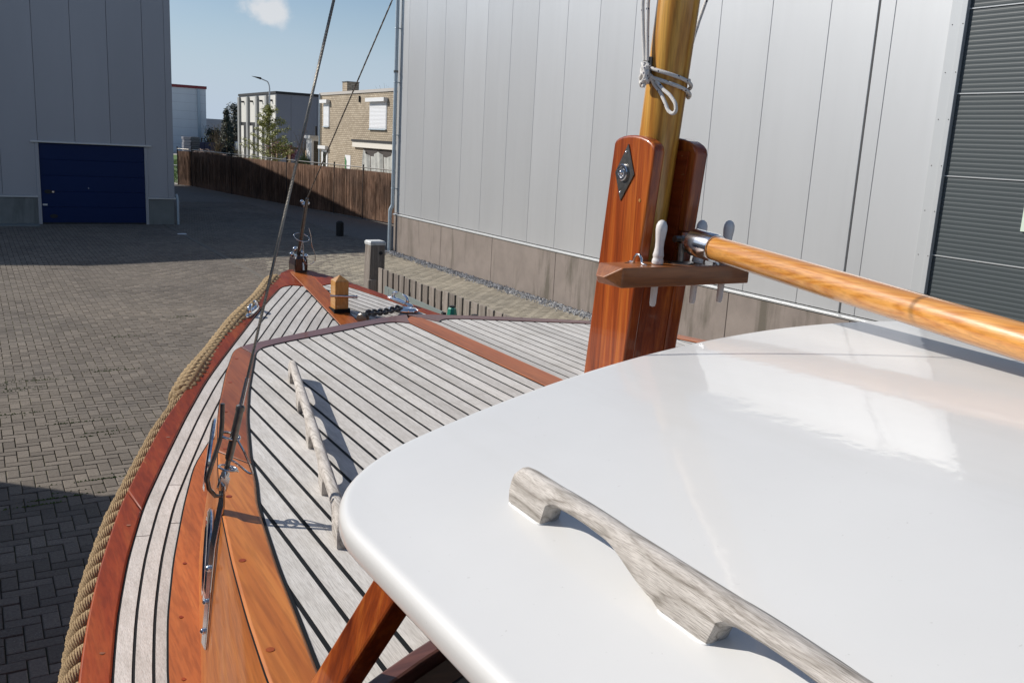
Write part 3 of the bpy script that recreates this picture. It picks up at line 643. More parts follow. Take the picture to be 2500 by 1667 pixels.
MB().prism([(KL, 1.0), (KR, 1.0), (KR, 3.175), (1.53, 3.25), (1.50, 3.29), (1.47, 3.25), (KL, 3.17)], ZT-.002, ZT+.0046).obj('king_plank', mat_mah_mid, cabo, bevel=.0015, seg=1)
# margin board at deck level along the cabin side
lo = [(.215, .4), (.235, 1.0), (.265, 1.5), (.307, 1.895), (.348, 2.122), (.405, 2.355), (.484, 2.622), (.56, 2.85), (.64, 3.0)]
li = [(.29, .4), (.30, 1.0), (.33, 1.5), (.38, 1.864), (.408, 2.051), (.43, 2.162), (.49, 2.41), (.55, 2.613), (.63, 2.85), (.70, 3.0)]
A, B = smoothpath(lo, 60, 1), smoothpath(li, 60, 1)
A2 = A+np.array([-.005, .001])
MB().strip([(x, y, zd(x, y, .0016)) for x, y in A2], [(x, y, zd(x, y, .0016)) for x, y in B], .004).obj('caulk_line', mat_caulk, dko)
mbo = MB().strip([(x, y, zd(x, y, .0036)) for x, y in A], [(x, y, zd(x, y, .012)) for x, y in B], .01).obj('margin_board', mat_mah_mid, dko, 30)
for k in range(8, 44, 5):
    q = A[k]*.6+B[k]*.4; MB().lathe([(.0062, 0), (.0062, .0006)], (q[0], q[1], zd(q[0], q[1], .007)), n=10).obj('plug', mat_mah_red, dko)
def face_x(y, z):   # cabin side surface
    xt = float(np.interp(y, co[:170, 1], co[:170, 0])); lean = .045+.02*min(1, max(0, (y-1.9)/.5)); zb = zd(xt-lean, y, -.02)
    return xt-lean*(ZT-z)/(ZT-zb)
for (yc, zc) in ((1.842, 2.192), (2.42, 2.21)):
    c_ = (face_x(yc, zc)-.003, yc, zc); ax = Vector((-1, (face_x(yc+.1, zc)-face_x(yc-.1, zc))/.2, (face_x(yc, zc+.1)-face_x(yc, zc-.1))/.2)).normalized()
    pt = MB().lathe([(.075, 0), (.075, .006), (.083, .011), (.094, .010), (.102, .005), (.102, 0)], c_, ax, 36).obj('porthole', mat_chrome, cabo, 40)
    MB().lathe([(.0745, .001), (.0745, .005)], c_, ax, 36).obj('glass', mat_glass, pt, 40)
# chain plate
cp = MB(); pts = [(1.712, 2.06), (1.700, 2.10), (1.682, 2.20), (1.648, 2.31), (1.618, 2.40), (1.607, 2.445)]
vs = []
for (y, z) in pts:
    x = face_x(y, min(z, ZT))-.010 if z < ZT else .362
    wd = .017 if z < 2.42 else .013
    vs += [(x, y-wd, z), (x, y+wd, z), (x+.005, y+wd, z), (x+.005, y-wd, z)]
cp.add(vs, [(4*i+k, 4*i+(k+1) % 4, 4*i+4+(k+1) % 4, 4*i+4+k) for i in range(len(pts)-1) for k in range(4)]+[(0, 1, 2, 3), tuple(4*(len(pts)-1)+k for k in range(4))])
cpo = cp.obj('chain_plate', mat_steel, cabo, bevel=.002)
for (y, z) in ((1.688, 2.17), (1.668, 2.25), (1.702, 2.10)):
    MB().sphere((face_x(y, z)-.012, y, z), .0065, 8).obj('bolt_head', mat_chrome, cpo, 60)
# cabin vent at the picture's edge
MB().lathe([(.022, 0), (.022, .004), (.012, .01)], (face_x(1.36, 2.15)-.002, 1.36, 2.15), (-1, .1, 0), 16).obj('vent', mat_chrome, cabo, 40)

# --- grab rails
def grab_rail(name, p0, p1, z0, z1, feet, h, th, mat, parent, bury=.004, zfun=None, even=False):
    """side profile in (s along, height); feet: list of (s0, s1)"""
    p0, p1 = Vector((*p0, 0)), Vector((*p1, 0)); d = (p1-p0); Ln = d.length; d.normalize(); nrm_ = Vector((d.y, -d.x, 0))
    top = [(0.0, h*.55), (.004, h*.8), (.014, h*.96), (.03, h)]+[(Ln*k/20, h) for k in range(2, 19)]+[(Ln-.03, h), (Ln-.014, h*.96), (Ln-.004, h*.8), (Ln, h*.55)]
    botp = []
    for i, (a0, a1) in enumerate(feet):
        botp += [(a0, -bury), (a1, -bury)]
        if i+1 < len(feet):
            g0, g1 = a1, feet[i+1][0]; oh = h*(.66 if even else .60)
            for k in range(1, 24):
                tt = k/24
                if even: zz_ = oh*(max(0, 1-abs(2*tt-1)**5))**.5
                elif tt < .16: zz_ = oh*math.sqrt(max(0, 1-(1-tt/.16)**2))
                elif tt < .52: zz_ = oh*(1+.06*math.sin((tt-.16)/.36*math.pi))
                else: zz_ = oh*(.5+.5*math.cos((tt-.52)/.48*math.pi))
                botp.append((g0+(g1-g0)*tt, zz_))
    # sample both profiles on a common s grid
    ss = sorted(set([round(p[0], 5) for p in top]+[round(p[0], 5) for p in botp]))
    tz = np.interp(ss, *zip(*top)); bz = np.interp(ss, *zip(*sorted(botp)))
    vs = []; nr = 12
    for s_, zt, zb in zip(ss, tz, bz):
        zb = min(zb, zt-.004); c0 = p0+d*s_; zz0 = z0+(z1-z0)*s_/Ln if zfun is None else zfun(c0.x, c0.y)
        hh = zt-zb; rt = min(th*.46, .011, hh*.5); rb = min(.005, hh*.25)
        sec = [(-th/2+rb, zb), (-th/2, zb+rb), (-th/2, zt-rt), (-th/2+rt*.3, zt-rt*.28), (-rt*.35, zt-.001*0-rt*.02), (rt*.35, zt-rt*.02), (th/2-rt*.3, zt-rt*.28), (th/2, zt-rt), (th/2, zb+rb), (th/2-rb, zb)]
        nr = len(sec); vs += [c0+nrm_*a+Vector((0, 0, zz0+b_)) for a, b_ in sec]
    m_ = len(ss)
    f = [(i*nr+k, i*nr+(k+1) % nr, (i+1)*nr+(k+1) % nr, (i+1)*nr+k) for i in range(m_-1) for k in range(nr)]+[tuple(range(nr)), tuple(range((m_-1)*nr, m_*nr))]
    return MB().add(vs, f).obj(name, mat, parent, 50)
Lr = math.hypot(.775-.517, 2.52-1.385)
fs = [(0, .06), (.285, .345), (.57, .63), (.855, .915), (1.09, 1.1638)]
gr = grab_rail('grab_rail', (.775, 2.52), (.517, 1.385), ZT+.001, ZT+.001, fs, .060, .022, mat_teak_rail, cabo, even=True)
tag(gr, 'weathered teak grab rail on the trunk cabin top')

# --- white cabin roof
RC, RK = 1.5, .10
def roof_z(x, y):
    s_ = .03*(y-.63) if y > .45 else .03*(.45-.63)-.012*(.45-y)+0
    if y < .2: s_ += .05*(.2-y)**2
    return 2.68+RK*(RC-.525)**2-RK*(x-RC)**2-s_
def outline():
    P = []
    xl = .345
    for k in range(30): P.append((xl+.006*(k/29), -2.4+(3.30)*k/29))
    cxr, cyr, rr_ = xl+.006+.115, .905, .115
    # corner: blends the side into the bowed front edge
    yf = lambda x: 1.245-.12*(x-RC)**2
    c0 = Vector((xl+.006, .915)); c2 = Vector((.545, yf(.545))); c1 = Vector((xl+.012, 1.095))
    for k in range(1, 25):
        t_ = k/24; p = c0*(1-t_)**2+c1*2*t_*(1-t_)+c2*t_*t_; P.append((p.x, p.y))
    for k in range(1, 33):
        x = .545+(RC-.545)*k/32; P.append((x, yf(x)))
    return P
half = outline(); ol = half+[(2*RC-x, y) for x, y in half[::-1][1:]]
O = np.array(ol); n = len(O)
T_ = np.gradient(O, axis=0); T_ /= np.linalg.norm(T_, axis=1)[:, None]; NI = np.stack([T_[:, 1], -T_[:, 0]], 1)   # inward normal
rings = []
R_ = .015
prof = [(.03, -.036), (.012, -.036), (.003, -.034), (0, -.029)]+[(R_*(1-math.cos(a)), -R_+R_*math.sin(a)) for a in [rad(x) for x in (0, 15, 30, 45, 60, 75, 90)]]
vs = []; 
for d_, h_ in prof:
    for k in range(n):
        p = O[k]+NI[k]*d_; pe = O[k]+NI[k]*R_; vs.append((p[0], p[1], roof_z(pe[0], pe[1])+h_))
m_ = len(prof)
f = [(i*n+k, i*n+k+1, (i+1)*n+k+1, (i+1)*n+k) for i in range(m_-1) for k in range(n-1)]
# top skin: rungs from port to starboard
top0 = (m_-1)*n; h2 = len(half); NX = 48
grid0 = len(vs)
for k in range(h2):
    pl = O[k]+NI[k]*R_; pr = O[n-1-k]+NI[n-1-k]*R_
    for j in range(1, NX):
        x = pl[0]+(pr[0]-pl[0])*j/NX; y = pl[1]+(pr[1]-pl[1])*j/NX; vs.append((x, y, roof_z(x, y)))
def gid(k, j): return top0+k if j == 0 else (top0+n-1-k if j == NX else grid0+k*(NX-1)+j-1)
for k in range(h2-1):
    for j in range(NX):
        q = (gid(k, j), gid(k, j+1), gid(k+1, j+1), gid(k+1, j)); q = tuple(dict.fromkeys(q))
        if len(q) >= 3: f.append(q)
# underside
f.append(tuple(range(n)))
rf = MB().add(vs, f).obj('cabin_roof', mat_white, boat, 50); tag(rf, 'glossy white cabin roof with rounded edges')
gr2 = grab_rail('grab_rail', (.530, .845), (.455, -1.2), 0, 0, [(0, .072)]+[(.283*k, .283*k+.066) for k in range(1, 8)], .048, .024, mat_teak_rail, rf, zfun=lambda x, y: roof_z(x, y)-.001)
tag(gr2, 'weathered grey teak grab rail on the white roof')
sealm = plain('white_sealant', (.78, .78, .76), .4)
rp0, rp1 = Vector((.530, .845, 0)), Vector((.455, -1.2, 0)); rdir = (rp1-rp0).normalized(); rn = Vector((rdir.y, -rdir.x, 0))
for k_ in range(4):
    s0, s1 = (.0, .072) if k_ == 0 else (.283*k_, .283*k_+.066)
    loop = []
    for i in range(28):
        a_ = 2*math.pi*i/28; ca, sa = math.cos(a_), math.sin(a_)
        u_ = (s0+s1)/2+(s1-s0)/2*math.copysign(abs(ca)**.28, ca)*1.01; v_ = .0125*math.copysign(abs(sa)**.28, sa)
        p_ = rp0+rdir*u_+rn*v_; loop.append((p_.x, p_.y, roof_z(p_.x, p_.y)+random.uniform(-.0004, .0004)))
    MB().tube(loop, .0019, 6, closed=True).obj('sealant_bead', sealm, rf, 60)
# --- wheelhouse front: sill, pillars and dark interior under the roof
A = resample([(.300, .905), (.40, .962), (.513, 1.020), (.75, 1.09), (1.1, 1.15), (1.5, 1.17), (1.9, 1.15), (2.25, 1.09), (2.5, 1.02), (2.72, .90)], 40)
MB().strip([(x, y, ZT+.030) for x, y in A], [(x, y-.032, ZT+.030) for x, y in A], .034).obj('window_sill', mat_purple, boat, bevel=.005)  # darker wood colour paints in the shade beneath the roof
MB().strip([(x, y-.036, ZT+.012) for x, y in A], [(x, y-.16, ZT-.04) for x, y in A], .02).obj('dashboard', wood('dark_mahogany', [(.3, (.03, .012, .006)), (.7, (.08, .032, .015))], 'x', 1, 20, .5, .4), boat)
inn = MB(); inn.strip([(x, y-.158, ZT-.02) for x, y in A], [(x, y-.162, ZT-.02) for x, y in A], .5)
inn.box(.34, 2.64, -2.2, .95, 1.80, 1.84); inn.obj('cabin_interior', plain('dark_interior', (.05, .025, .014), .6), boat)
MB().box(.30, .36, -2.2, .70, 1.84, ZT-.03).obj('cabin_side', mat_mah_y, boat)
def pillar(b0, t0, sx_, sy_, name='window_pillar'):
    b0, t0 = Vector(b0), Vector(t0); vs = [c_+Vector((a*sx_/2, b_*sy_/2, 0)) for c_ in (b0, t0) for a, b_ in ((-1, -1), (1, -1), (1, 1), (-1, 1))]
    return MB().add(vs, [(0, 3, 2, 1), (4, 5, 6, 7), (0, 1, 5, 4), (1, 2, 6, 5), (2, 3, 7, 6), (3, 0, 4, 7)]).obj(name, mat_mah_z, boat, bevel=.004)
pillar((.352, 1.000, ZT-.01), (.408, .875, 2.602), .034, .062)
pillar((2*RC-.352, 1.000, ZT-.01), (2*RC-.408, .875, 2.602), .034, .062)
for x in (1.0, 2.0): pillar((x, 1.11, ZT-.005), (x, 1.02, 2.66), .04, .04)
pillar((.33, -.9, ZT-.2), (.42, -.9, 2.56), .04, .06)

# --- tabernacle for the mast
lean = -.10
def shear(M_): M_.v = [(x, y+lean*(z-2.6), z) for x, y, z in M_.v]; return M_
TX0, TX1 = 1.414, 1.586
ck = [(1.777, 2.385), (1.942, 2.385), (1.942, 3.10)]+[(1.942-.165*(.5-.5*math.cos(math.pi*k/10))-0, 3.10+.029*math.sin(math.pi*k/10)+(-.014*k/10)) for k in range(1, 10)]+[(1.777, 3.084)]
tab = shear(MB().prism(ck, TX0, TX0+.034, 'x')).obj('tabernacle', mat_mah_z, boat, 40, bevel=.006, seg=3); tag(tab, 'tall varnished mahogany tabernacle holding the mast')
shear(MB().prism(ck, TX1-.040, TX1, 'x')).obj('cheek', mat_mah_z, tab, 40, bevel=.006, seg=3)
shear(MB().box(TX0+.035, TX1-.041, 1.781, 1.938, 2.385, 2.80)).obj('heel_block', mat_mah_z, tab, bevel=.003)
shear(MB().box(TX1-.046, TX1-.0405, 1.80, 1.93, 2.8, 3.09)).obj('bearing_strip', mat_mah_red, tab)
def yz(y, z): return y
# diamond pivot plate (on the port face)
dp = MB().prism([(1.829, 3.101), (1.797, 3.027), (1.845, 2.959), (1.874, 3.029)], TX0-.0035, TX0-.0005, 'x').obj('pivot_plate', mat_dsteel, tab, bevel=.0008, seg=1)
MB().lathe([(.021, 0), (.021, .006), (.019, .008), (.014, .008), (.013, .004), (.010, .004), (.009, .008), (.0085, .0085)], (TX0-.003, 1.838, 3.030), (-1, 0, 0), 28).obj('pivot_bush', mat_steel, dp, 35)
MB().sphere((TX0-.010, 1.838, 3.030), .0065, 12).obj('pivot_pin', mat_steel, dp, 60)
for y, z in ((1.833, 3.080), (1.846, 2.980)): MB().sphere((TX0-.0035, y, z), .0036, 10).obj('screw', mat_steel, dp, 60)
MB().lathe([(.004, 0), (.004, .0008)], (TX0-.0005, 1.769, 2.966), (-1, 0, 0), 10).obj('plug', mat_oak_z, tab)
# --- belaying rail
RLz0, RLz1 = 2.769, 2.817; RY0, RY1 = 1.657, 1.752
vs = [(1.292, RY0, RLz1), (1.292, RY0, RLz0), (1.292, RY1, RLz0), (1.292, RY1, RLz1), (1.262, RY0+.035, (RLz0+RLz1)/2-.002), (1.262, RY1-.03, (RLz0+RLz1)/2-.002),
      (1.697, RY0, RLz1), (1.697, RY0, RLz0), (1.697, RY1, RLz0), (1.697, RY1, RLz1), (1.715, RY0+.035, (RLz0+RLz1)/2), (1.715, RY1-.03, (RLz0+RLz1)/2)]
rail = MB().add(vs, [(0, 4, 1), (0, 3, 5, 4), (1, 4, 5, 2), (3, 2, 5), (6, 7, 10), (6, 10, 11, 9), (7, 8, 11, 10), (9, 11, 8), (0, 1, 7, 6), (3, 9, 8, 2), (0, 6, 9, 3), (1, 2, 8, 7)]).obj('belaying_rail', mat_mah_x, boat, bevel=.0025, seg=2)
tag(rail, 'varnished belaying rail with faceted ends')
MB().box(1.40, 1.60, 1.75, 1.79, 2.775, 2.812).obj('rail_bracket', mat_mah_x, rail)
for (xa, ya, yb) in ((1.383, 1.748, 1.69), (1.60, 1.735, 1.672)):
    sp_ = MB().tube([(xa, ya, RLz1+.001), (xa, ya-.013, RLz1+.002), (xa, ya-.016, RLz1+.014), (xa, ya-.024, RLz1+.022), (xa, yb+.024, RLz1+.022), (xa, yb+.016, RLz1+.014), (xa, yb+.013, RLz1+.002), (xa, yb, RLz1+.001)], .0035, 8).obj('eye_strap', mat_steel, rail, 50)
    for yy_ in (ya, yb): MB().lathe([(.007, 0), (.007, .002)], (xa, yy_, RLz1), n=10).obj('strap_foot', mat_steel, sp_)
MB().lathe([(.030, 0), (.030, .003), (.008, .006), (.008, .05)], (1.505, 1.705, RLz1), n=20).obj('gooseneck_base', mat_dsteel, rail, 35)
MB().lathe([(.0055, 0), (.0055, .0005)], (1.362, 1.735, RLz1), n=10).obj('pin_hole', mat_caulk, rail)
# --- stem head and bow gear
st = MB(); 
for_ = [(0, .034, .060), (.05, .036, .060), (.085, .033, .055), (.10, .025, .045)]
vs = []
for h_, a_, b_ in for_: vs += [(XC+.01+sx_*a_, 4.765+sy_*b_-h_*.12, 2.345+h_) for sx_, sy_ in ((-1, -1), (1, -1), (1, 1), (-1, 1))]
st.add(vs, [(4*i+k, 4*i+(k+1) % 4, 4*i+4+(k+1) % 4, 4*i+4+k) for i in range(3) for k in range(4)]+[(3, 2, 1, 0), (12, 13, 14, 15)])
sto = st.obj('stem_head', wood('dark_stem', [(.3, (.012, .005, .003)), (.7, (.04, .013, .006))], 'z', 2, 24, .4, 1.), boat, bevel=.008, seg=3)
for x, y, z in ((XC-.022, 4.77, 2.447), (XC+.04, 4.72, 2.442)): MB().sphere((x, y, z), .013, 12).obj('stem_bolt', mat_chrome, sto, 60)
MB().tube([(XC+.018, 4.70, 2.41), (XC+.018, 4.695, 2.37)], .008, 10).torus((XC+.018, 4.695, 2.42), (1, .5, 0), .014, .003, 16, 6).obj('shackle', mat_steel, sto, 50)
sm = MB(); a_ = .034
sm.add([(XC+.012+sx_*a_, 4.115+sy_*a_, z) for z in (2.18, 2.405) for sx_, sy_ in ((-1, -1), (1, -1), (1, 1), (-1, 1))]+[(XC+.012, 4.115, 2.432)],
       [(0, 1, 5, 4), (1, 2, 6, 5), (2, 3, 7, 6), (3, 0, 4, 7), (4, 5, 8), (5, 6, 8), (6, 7, 8), (7, 4, 8), (3, 2, 1, 0)])
smo = sm.obj('mooring_post', mat_oak_z, boat, bevel=.003); tag(smo, 'square oak mooring post with pyramid top on the foredeck')
MB().tube([(XC-.045, 4.09, 2.335), (XC+.075, 4.06, 2.330)], .0065, 10).lathe([(.009, 0), (.009, .006)], (XC+.075, 4.06, 2.330), (1, -.2, 0), 12).obj('cross_pin', mat_steel, smo, 40)
MB().box(XC+.012-.040, XC+.012+.040, 4.115-.040, 4.115+.040, zd(1.5, 4.1, -.01), zd(1.5, 4.15, .010)).obj('post_collar', mat_caulk, smo)
def fairlead(p0, p1, label):
    p0, p1 = Vector(p0), Vector(p1); d = (p1-p0); ln = d.length; d.normalize(); nn = Vector((d.y, -d.x, 0)).normalized(); c0 = (p0+p1)/2
    fl = MB(); ring_t = []
    N_ = 24
    for (sc_, h_) in ((1, 0), (1, .006), (.8, .011)):
        for k in range(N_):
            a = 2*math.pi*k/N_; q = c0+d*(math.cos(a)*ln/2*sc_)+nn*(math.sin(a)*.016*sc_); fl.v.append((q.x, q.y, q.z+h_))
    fl.f += [(i*N_+k, i*N_+(k+1) % N_, (i+1)*N_+(k+1) % N_, (i+1)*N_+k) for i in range(2) for k in range(N_)]+[tuple(range(2*N_, 3*N_)), tuple(range(N_))[::-1]]
    o = fl.obj('fairlead', mat_chrome, boat, 45); tag(o, label)
    for s_ in (-1, 1):
        b_ = c0+d*(s_*ln*.24)
        MB().tube([b_+Vector((0, 0, .004)), b_+d*(s_*.006)+Vector((0, 0, .018)), b_+d*(s_*.002)+Vector((0, 0, .032)), b_-d*(s_*.012)+Vector((0, 0, .040)), b_-d*(s_*.026)+Vector((0, 0, .041))], [.013, .011, .0095, .008, .0045], 10).obj('horn', mat_chrome, o, 60)
fairlead((1.046, 4.092, zd(1.05, 4.1, .004)), (1.138, 4.226, zd(1.13, 4.22, .004)), 'chrome fairlead on the port covering board')
fairlead((1.815, 4.275, zd(1.81, 4.28, .004)), (1.893, 4.12, zd(1.88, 4.13, .004)), 'chrome fairlead on the starboard covering board')
hw = MB(); c0 = Vector((1.822, 4.088, zd(1.82, 4.09))); d = Vector((.75, -.55, 0)).normalized(); nn = Vector((d.y, -d.x, 0)); N_ = 32
for sc_, h_ in ((1, .001), (1, .007), (.85, .016), (.62, .017), (.55, .010), (.5, .004)):
    for k in range(N_):
        a = 2*math.pi*k/N_; q = c0+d*(math.cos(a)*.078*sc_)+nn*(math.sin(a)*.048*sc_); hw.v.append((q.x, q.y, q.z+h_))
hw.f += [(i*N_+k, i*N_+(k+1) % N_, (i+1)*N_+(k+1) % N_, (i+1)*N_+k) for i in range(5) for k in range(N_)]
hwo = hw.obj('hawse_plate', mat_chrome, boat, 45); MB().prism([(c0.x+d.x*math.cos(a)*.042+nn.x*math.sin(a)*.026, c0.y+d.y*math.cos(a)*.042+nn.y*math.sin(a)*.026) for a in [2*math.pi*k/20 for k in range(20)]], c0.z+.001, c0.z+.005).obj('hawse_hole', mat_mah_red, hwo)
MB().lathe([(.005, 0), (.024, .002), (.028, .006), (.028, .011), (.015, .016), (.015, .022), (.028, .027), (.028, .031), (.008, .036)], (1.535, 3.925, zd(1.55, 3.93, .026)), (.8, .55, .1), 24).obj('chain_gypsy', mat_dsteel, boat, 35)

# ------------------------------------------------------------------ spars, rigging and rope: things of their own
mast = thing('mast', 'varnished pine mast standing in the tabernacle', 'mast', (1.5, 1.86, 2.4))
mp_ = [(1.5, 1.862+lean*.9*(z-2.6)+.005, z) for z in (2.81, 3.0, 3.2, 3.6, 4.5, 6.0, 8.6)]
MB().tube(mp_, [.050, .050, .051, .052, .052, .05, .04], 40).obj('spar', mat_pine, mast, 60)
boom = thing('boom', 'varnished pine boom hinged to the belaying rail above the white roof', 'boom', (1.5, 1.6, 2.87))
B0 = Vector((1.497, 1.585, 2.871)); B1 = Vector((1.369, .756, 2.829)); bd_ = (B1-B0).normalized()
MB().tube([B0+bd_*s_ for s_ in (.0, .01, .3, .8, 1.4, 2.2)], [.0275, .0283, .029, .029, .029, .026], 36).obj('spar', mat_pine_y, boom, 60)
fe = MB().lathe([(.004, -.002), (.030, 0), (.0335, .004), (.0335, .088), (.0315, .092), (.0285, .092), (.0285, .05)], B0-bd_*.078, bd_, 40).obj('ferrule', mat_steel, boom, 35)
MB().obox(B0-bd_*.098, (.012, .05, .040), Matrix.Rotation(rad(8), 3, 'Z')).obj('hinge_tang', mat_steel, fe, bevel=.002)
MB().lathe([(.009, 0), (.009, .034)], (1.487, 1.712, 2.877), (1, 0, 0), 14).obj('hinge_pin', mat_dsteel, fe, 40)
MB().obox((1.513, 1.705, 2.872), (.004, .05, .052), Matrix.Identity(3)).obj('hinge_plate', mat_steel, fe)
# belaying pins
pin0 = None
pinprof = [(.0012, -.105), (.0062, -.103), (.0080, -.096), (.0085, -.07), (.0088, -.02), (.009, .0005), (.0135, .001), (.0145, .006), (.0135, .012), (.0120, .015), (.0130, .018), (.0138, .022), (.0125, .028), (.0105, .040), (.0108, .055), (.0128, .072), (.0140, .084), (.0132, .095), (.0095, .103), (.004, .107), (.0005, .1075)]
for (x, y, tilt, lab) in ((1.428, 1.699, .012, 'white belaying pin on the rail nearest the lit mahogany cheek'), (1.562, 1.705, .02, 'white belaying pin half hidden behind the steel boom ferrule'), (1.652, 1.703, .02, 'white belaying pin at the far end of the rail')):
    if pin0 is None:
        me = MB().lathe(pinprof, (0, 0, 0), n=24).mesh('belaying_pin', mat_pin, 50)
    o = link('belaying_pin', me, None, loc=(x, y, RLz1+.0005)); o.rotation_euler = (0, tilt+.03, 0); pin0 = o
    tag(o, lab, 'belaying pin', 'belaying pins in the rail')
# standing rigging
sd = thing('shroud', 'wire shroud rising from the chain plate on the cabin side', 'rigging wire', (.37, 1.615, 2.44))
W0, W1 = Vector((.366, 1.612, 2.44)), Vector((.5726, 1.62, 3.3156)); wd_ = (W1-W0).normalized()
def along(s_): return W0+wd_*s_
def wire(P0, P1, r, name, parent, lay=.035, n=6):
    P0, P1 = Vector(P0), Vector(P1); d = P1-P0; ln = d.length; d.normalize(); e1 = d.orthogonal().normalized(); e2 = d.cross(e1); mb = MB(); steps = max(8, int(min(ln, 1.4)/lay*7))
    for k in range(n):
        mb.tube([P0+d*(min(ln, 1.4)*i/steps)+(e1*math.cos(2*math.pi*(i*min(ln, 1.4)/steps/lay+k/n))+e2*math.sin(2*math.pi*(i*min(ln, 1.4)/steps/lay+k/n)))*r*.62 for i in range(steps+1)], r*.42, 5, caps=False)
    mb.tube([P0, P0+d*ln], r*.8, 8)
    return mb.obj(name, mat_wire, parent, 60)
wire(along(.15), W0+wd_*5.2, .0028, 'wire', sd)
MB().tube([along(.150), along(.155), along(.205)], [.0045, .0042, .0038], 12).obj('swage', mat_steel, sd, 50)
tb = MB().lathe([(.003, 0), (.0062, .002), (.0072, .005), (.0072, .095), (.0085, .096), (.0085, .104), (.005, .107)], along(.047), wd_, 16).obj('turnbuckle', mat_dsteel, sd, 40)
MB().tube([along(.018), along(.05)], .0048, 10).obj('screw', mat_dsteel, tb, 50)
jw = MB().lathe([(.004, 0), (.0078, .002), (.0078, .010), (.006, .016)], along(.012), wd_, 14)
for s_ in (-1, 1): jw.obox(along(.003)+Vector((0, s_*.005, 0)), (.016, .003, .026), Matrix.Rotation(rad(15), 3, 'Y'))
jw.tube([along(.0)+Vector((0, -.010, 0)), along(.0)+Vector((0, .010, 0))], .0032, 10).obj('fork', mat_steel, sd, 40)
MB().tube([along(.002)+Vector((-.003, 0, .002)), along(-.010)+Vector((.002, 0, 0)), (.3625, 1.612, 2.419), (.352, 1.612, 2.420), (.341, 1.612, 2.436), (.338, 1.612, 2.455), (.345, 1.612, 2.478), (.356, 1.613, 2.508), (.364, 1.614, 2.532), (.367, 1.615, 2.56), (.3685, 1.616, 2.595)], .0042, 10).obj('pelican_hook', mat_dsteel, sd, 60)
MB().tube([Vector((.381, 1.617, 2.531))+Vector((.0175*math.cos(a), .008*math.sin(a), .004*math.sin(a)-.005*math.cos(a))) for a in [2*math.pi*k/24 for k in range(24)]], .0028, 8, closed=True).obj('keeper_ring', mat_steel, sd, 60)
MB().torus(W0+Vector((-.002, 0, -.004)), (1, .3, 0), .0085, .003, 18, 8).obj('shackle', mat_chrome, sd, 60)
MB().tube(smoothpath([(.392, 1.612, 2.527), (.402, 1.600, 2.505), (.412, 1.598, 2.478), (.4185, 1.600, 2.457), (.411, 1.605, 2.459), (.400, 1.610, 2.470), (.388, 1.612, 2.482), (.380, 1.614, 2.486)], 40, 2), .0022, 7).obj('lanyard', mat_steel, sd, 60)
MB().torus(along(.032)+Vector((.002, 0, 0)), (.25, 0, 1), .0165, .0022, 22, 7).torus(along(.028)+Vector((.012, 0, 0)), (.6, .3, 1), .010, .0020, 18, 7).obj('split_ring', mat_steel, sd, 60)
fsy = thing('forestay', 'dark wire forestay rising from the stem head at the bow', 'rigging wire', (XC, 4.76, 2.45))
F0, F1 = Vector((1.5, 4.574, 2.795)), Vector((1.5, 3.553, 3.626)); fd_ = (F1-F0).normalized()
wire(F0-fd_*.10, F0+fd_*6.6, .0032, 'wire', fsy)
MB().tube([(1.497, 4.755, 2.445), F0-fd_*.06], [.011, .0085], 12).obj('turnbuckle', mat_dsteel, fsy, 50)
MB().lathe([(.008, 0), (.014, .004), (.014, .016), (.008, .022)], F0-fd_*.125, fd_, 14).sphere(F0-fd_*.11+Vector((-.016, 0, .012)), .0095, 10).sphere(F0-fd_*.105+Vector((.016, 0, 0)), .0085, 10).obj('toggle', mat_chrome, fsy, 50)
MB().sphere((1.482, 4.765, 2.475), .015, 12).sphere((1.512, 4.745, 2.46), .011, 10).obj('clevis', mat_chrome, fsy, 60)
MB().tube([Vector((1.497, 4.70, 2.545))+Vector((.042*math.cos(a), .012*math.sin(a), .020*math.sin(a)-.008*math.cos(a))) for a in [2*math.pi*k/30 for k in range(30)]], .0026, 7, closed=True).obj('keeper_ring', mat_steel, fsy, 60)
MB().tube(smoothpath([(1.516, 4.64, 2.60), (1.53, 4.64, 2.55), (1.535, 4.65, 2.51), (1.565, 4.68, 2.455), (1.572, 4.70, 2.42), (1.552, 4.70, 2.40), (1.53, 4.70, 2.398), (1.508, 4.70, 2.41), (1.505, 4.70, 2.46), (1.503, 4.70, 2.53), (1.49, 4.71, 2.47)], 60, 2), .0019, 6).obj('lanyard', mat_steel, fsy, 60)
# halyard made fast round the mast
hl = thing('halyard', 'white flecked halyard tied in turns round the mast with a hanging loop', 'rope', (1.5, 1.8, 3.25))
RR = .0046
mb = MB()
mb.tube(smoothpath([(1.418, 1.82, 5.2), (1.425, 1.82, 3.9), (1.429, 1.845, 3.443), (1.434, 1.82, 3.30)], 30, 1), RR, 10)
mb.tube(smoothpath([(1.430, 1.80, 5.2), (1.434, 1.81, 3.9), (1.437, 1.832, 3.442), (1.436, 1.812, 3.30)], 30, 1), RR, 10)
mb.obj('fall', mat_line, hl, 60)
def turn(z0, drop, ph0, ph1, R_=.0575):
    cz = lambda z: 1.867+lean*.9*(z-2.6)
    return [(1.5+R_*math.cos(a), cz(z0)+R_*math.sin(a), z0+drop*(a-ph0)/(ph1-ph0)) for a in [ph0+(ph1-ph0)*k/40 for k in range(41)]]
mb = MB()
mb.tube(turn(3.288, -.048, rad(160), rad(345)), RR, 10); mb.tube(turn(3.270, -.050, rad(155), rad(338)), RR, 10)
mb.tube([(1.555, 1.785, 3.243), (1.5605, 1.80, 3.238), (1.556, 1.79, 3.221)], RR, 10)
mb.tube(turn(3.262, .012, rad(-20), rad(165), .057), RR, 10)
mb.obj('turns', mat_line, hl, 60)
mb = MB()
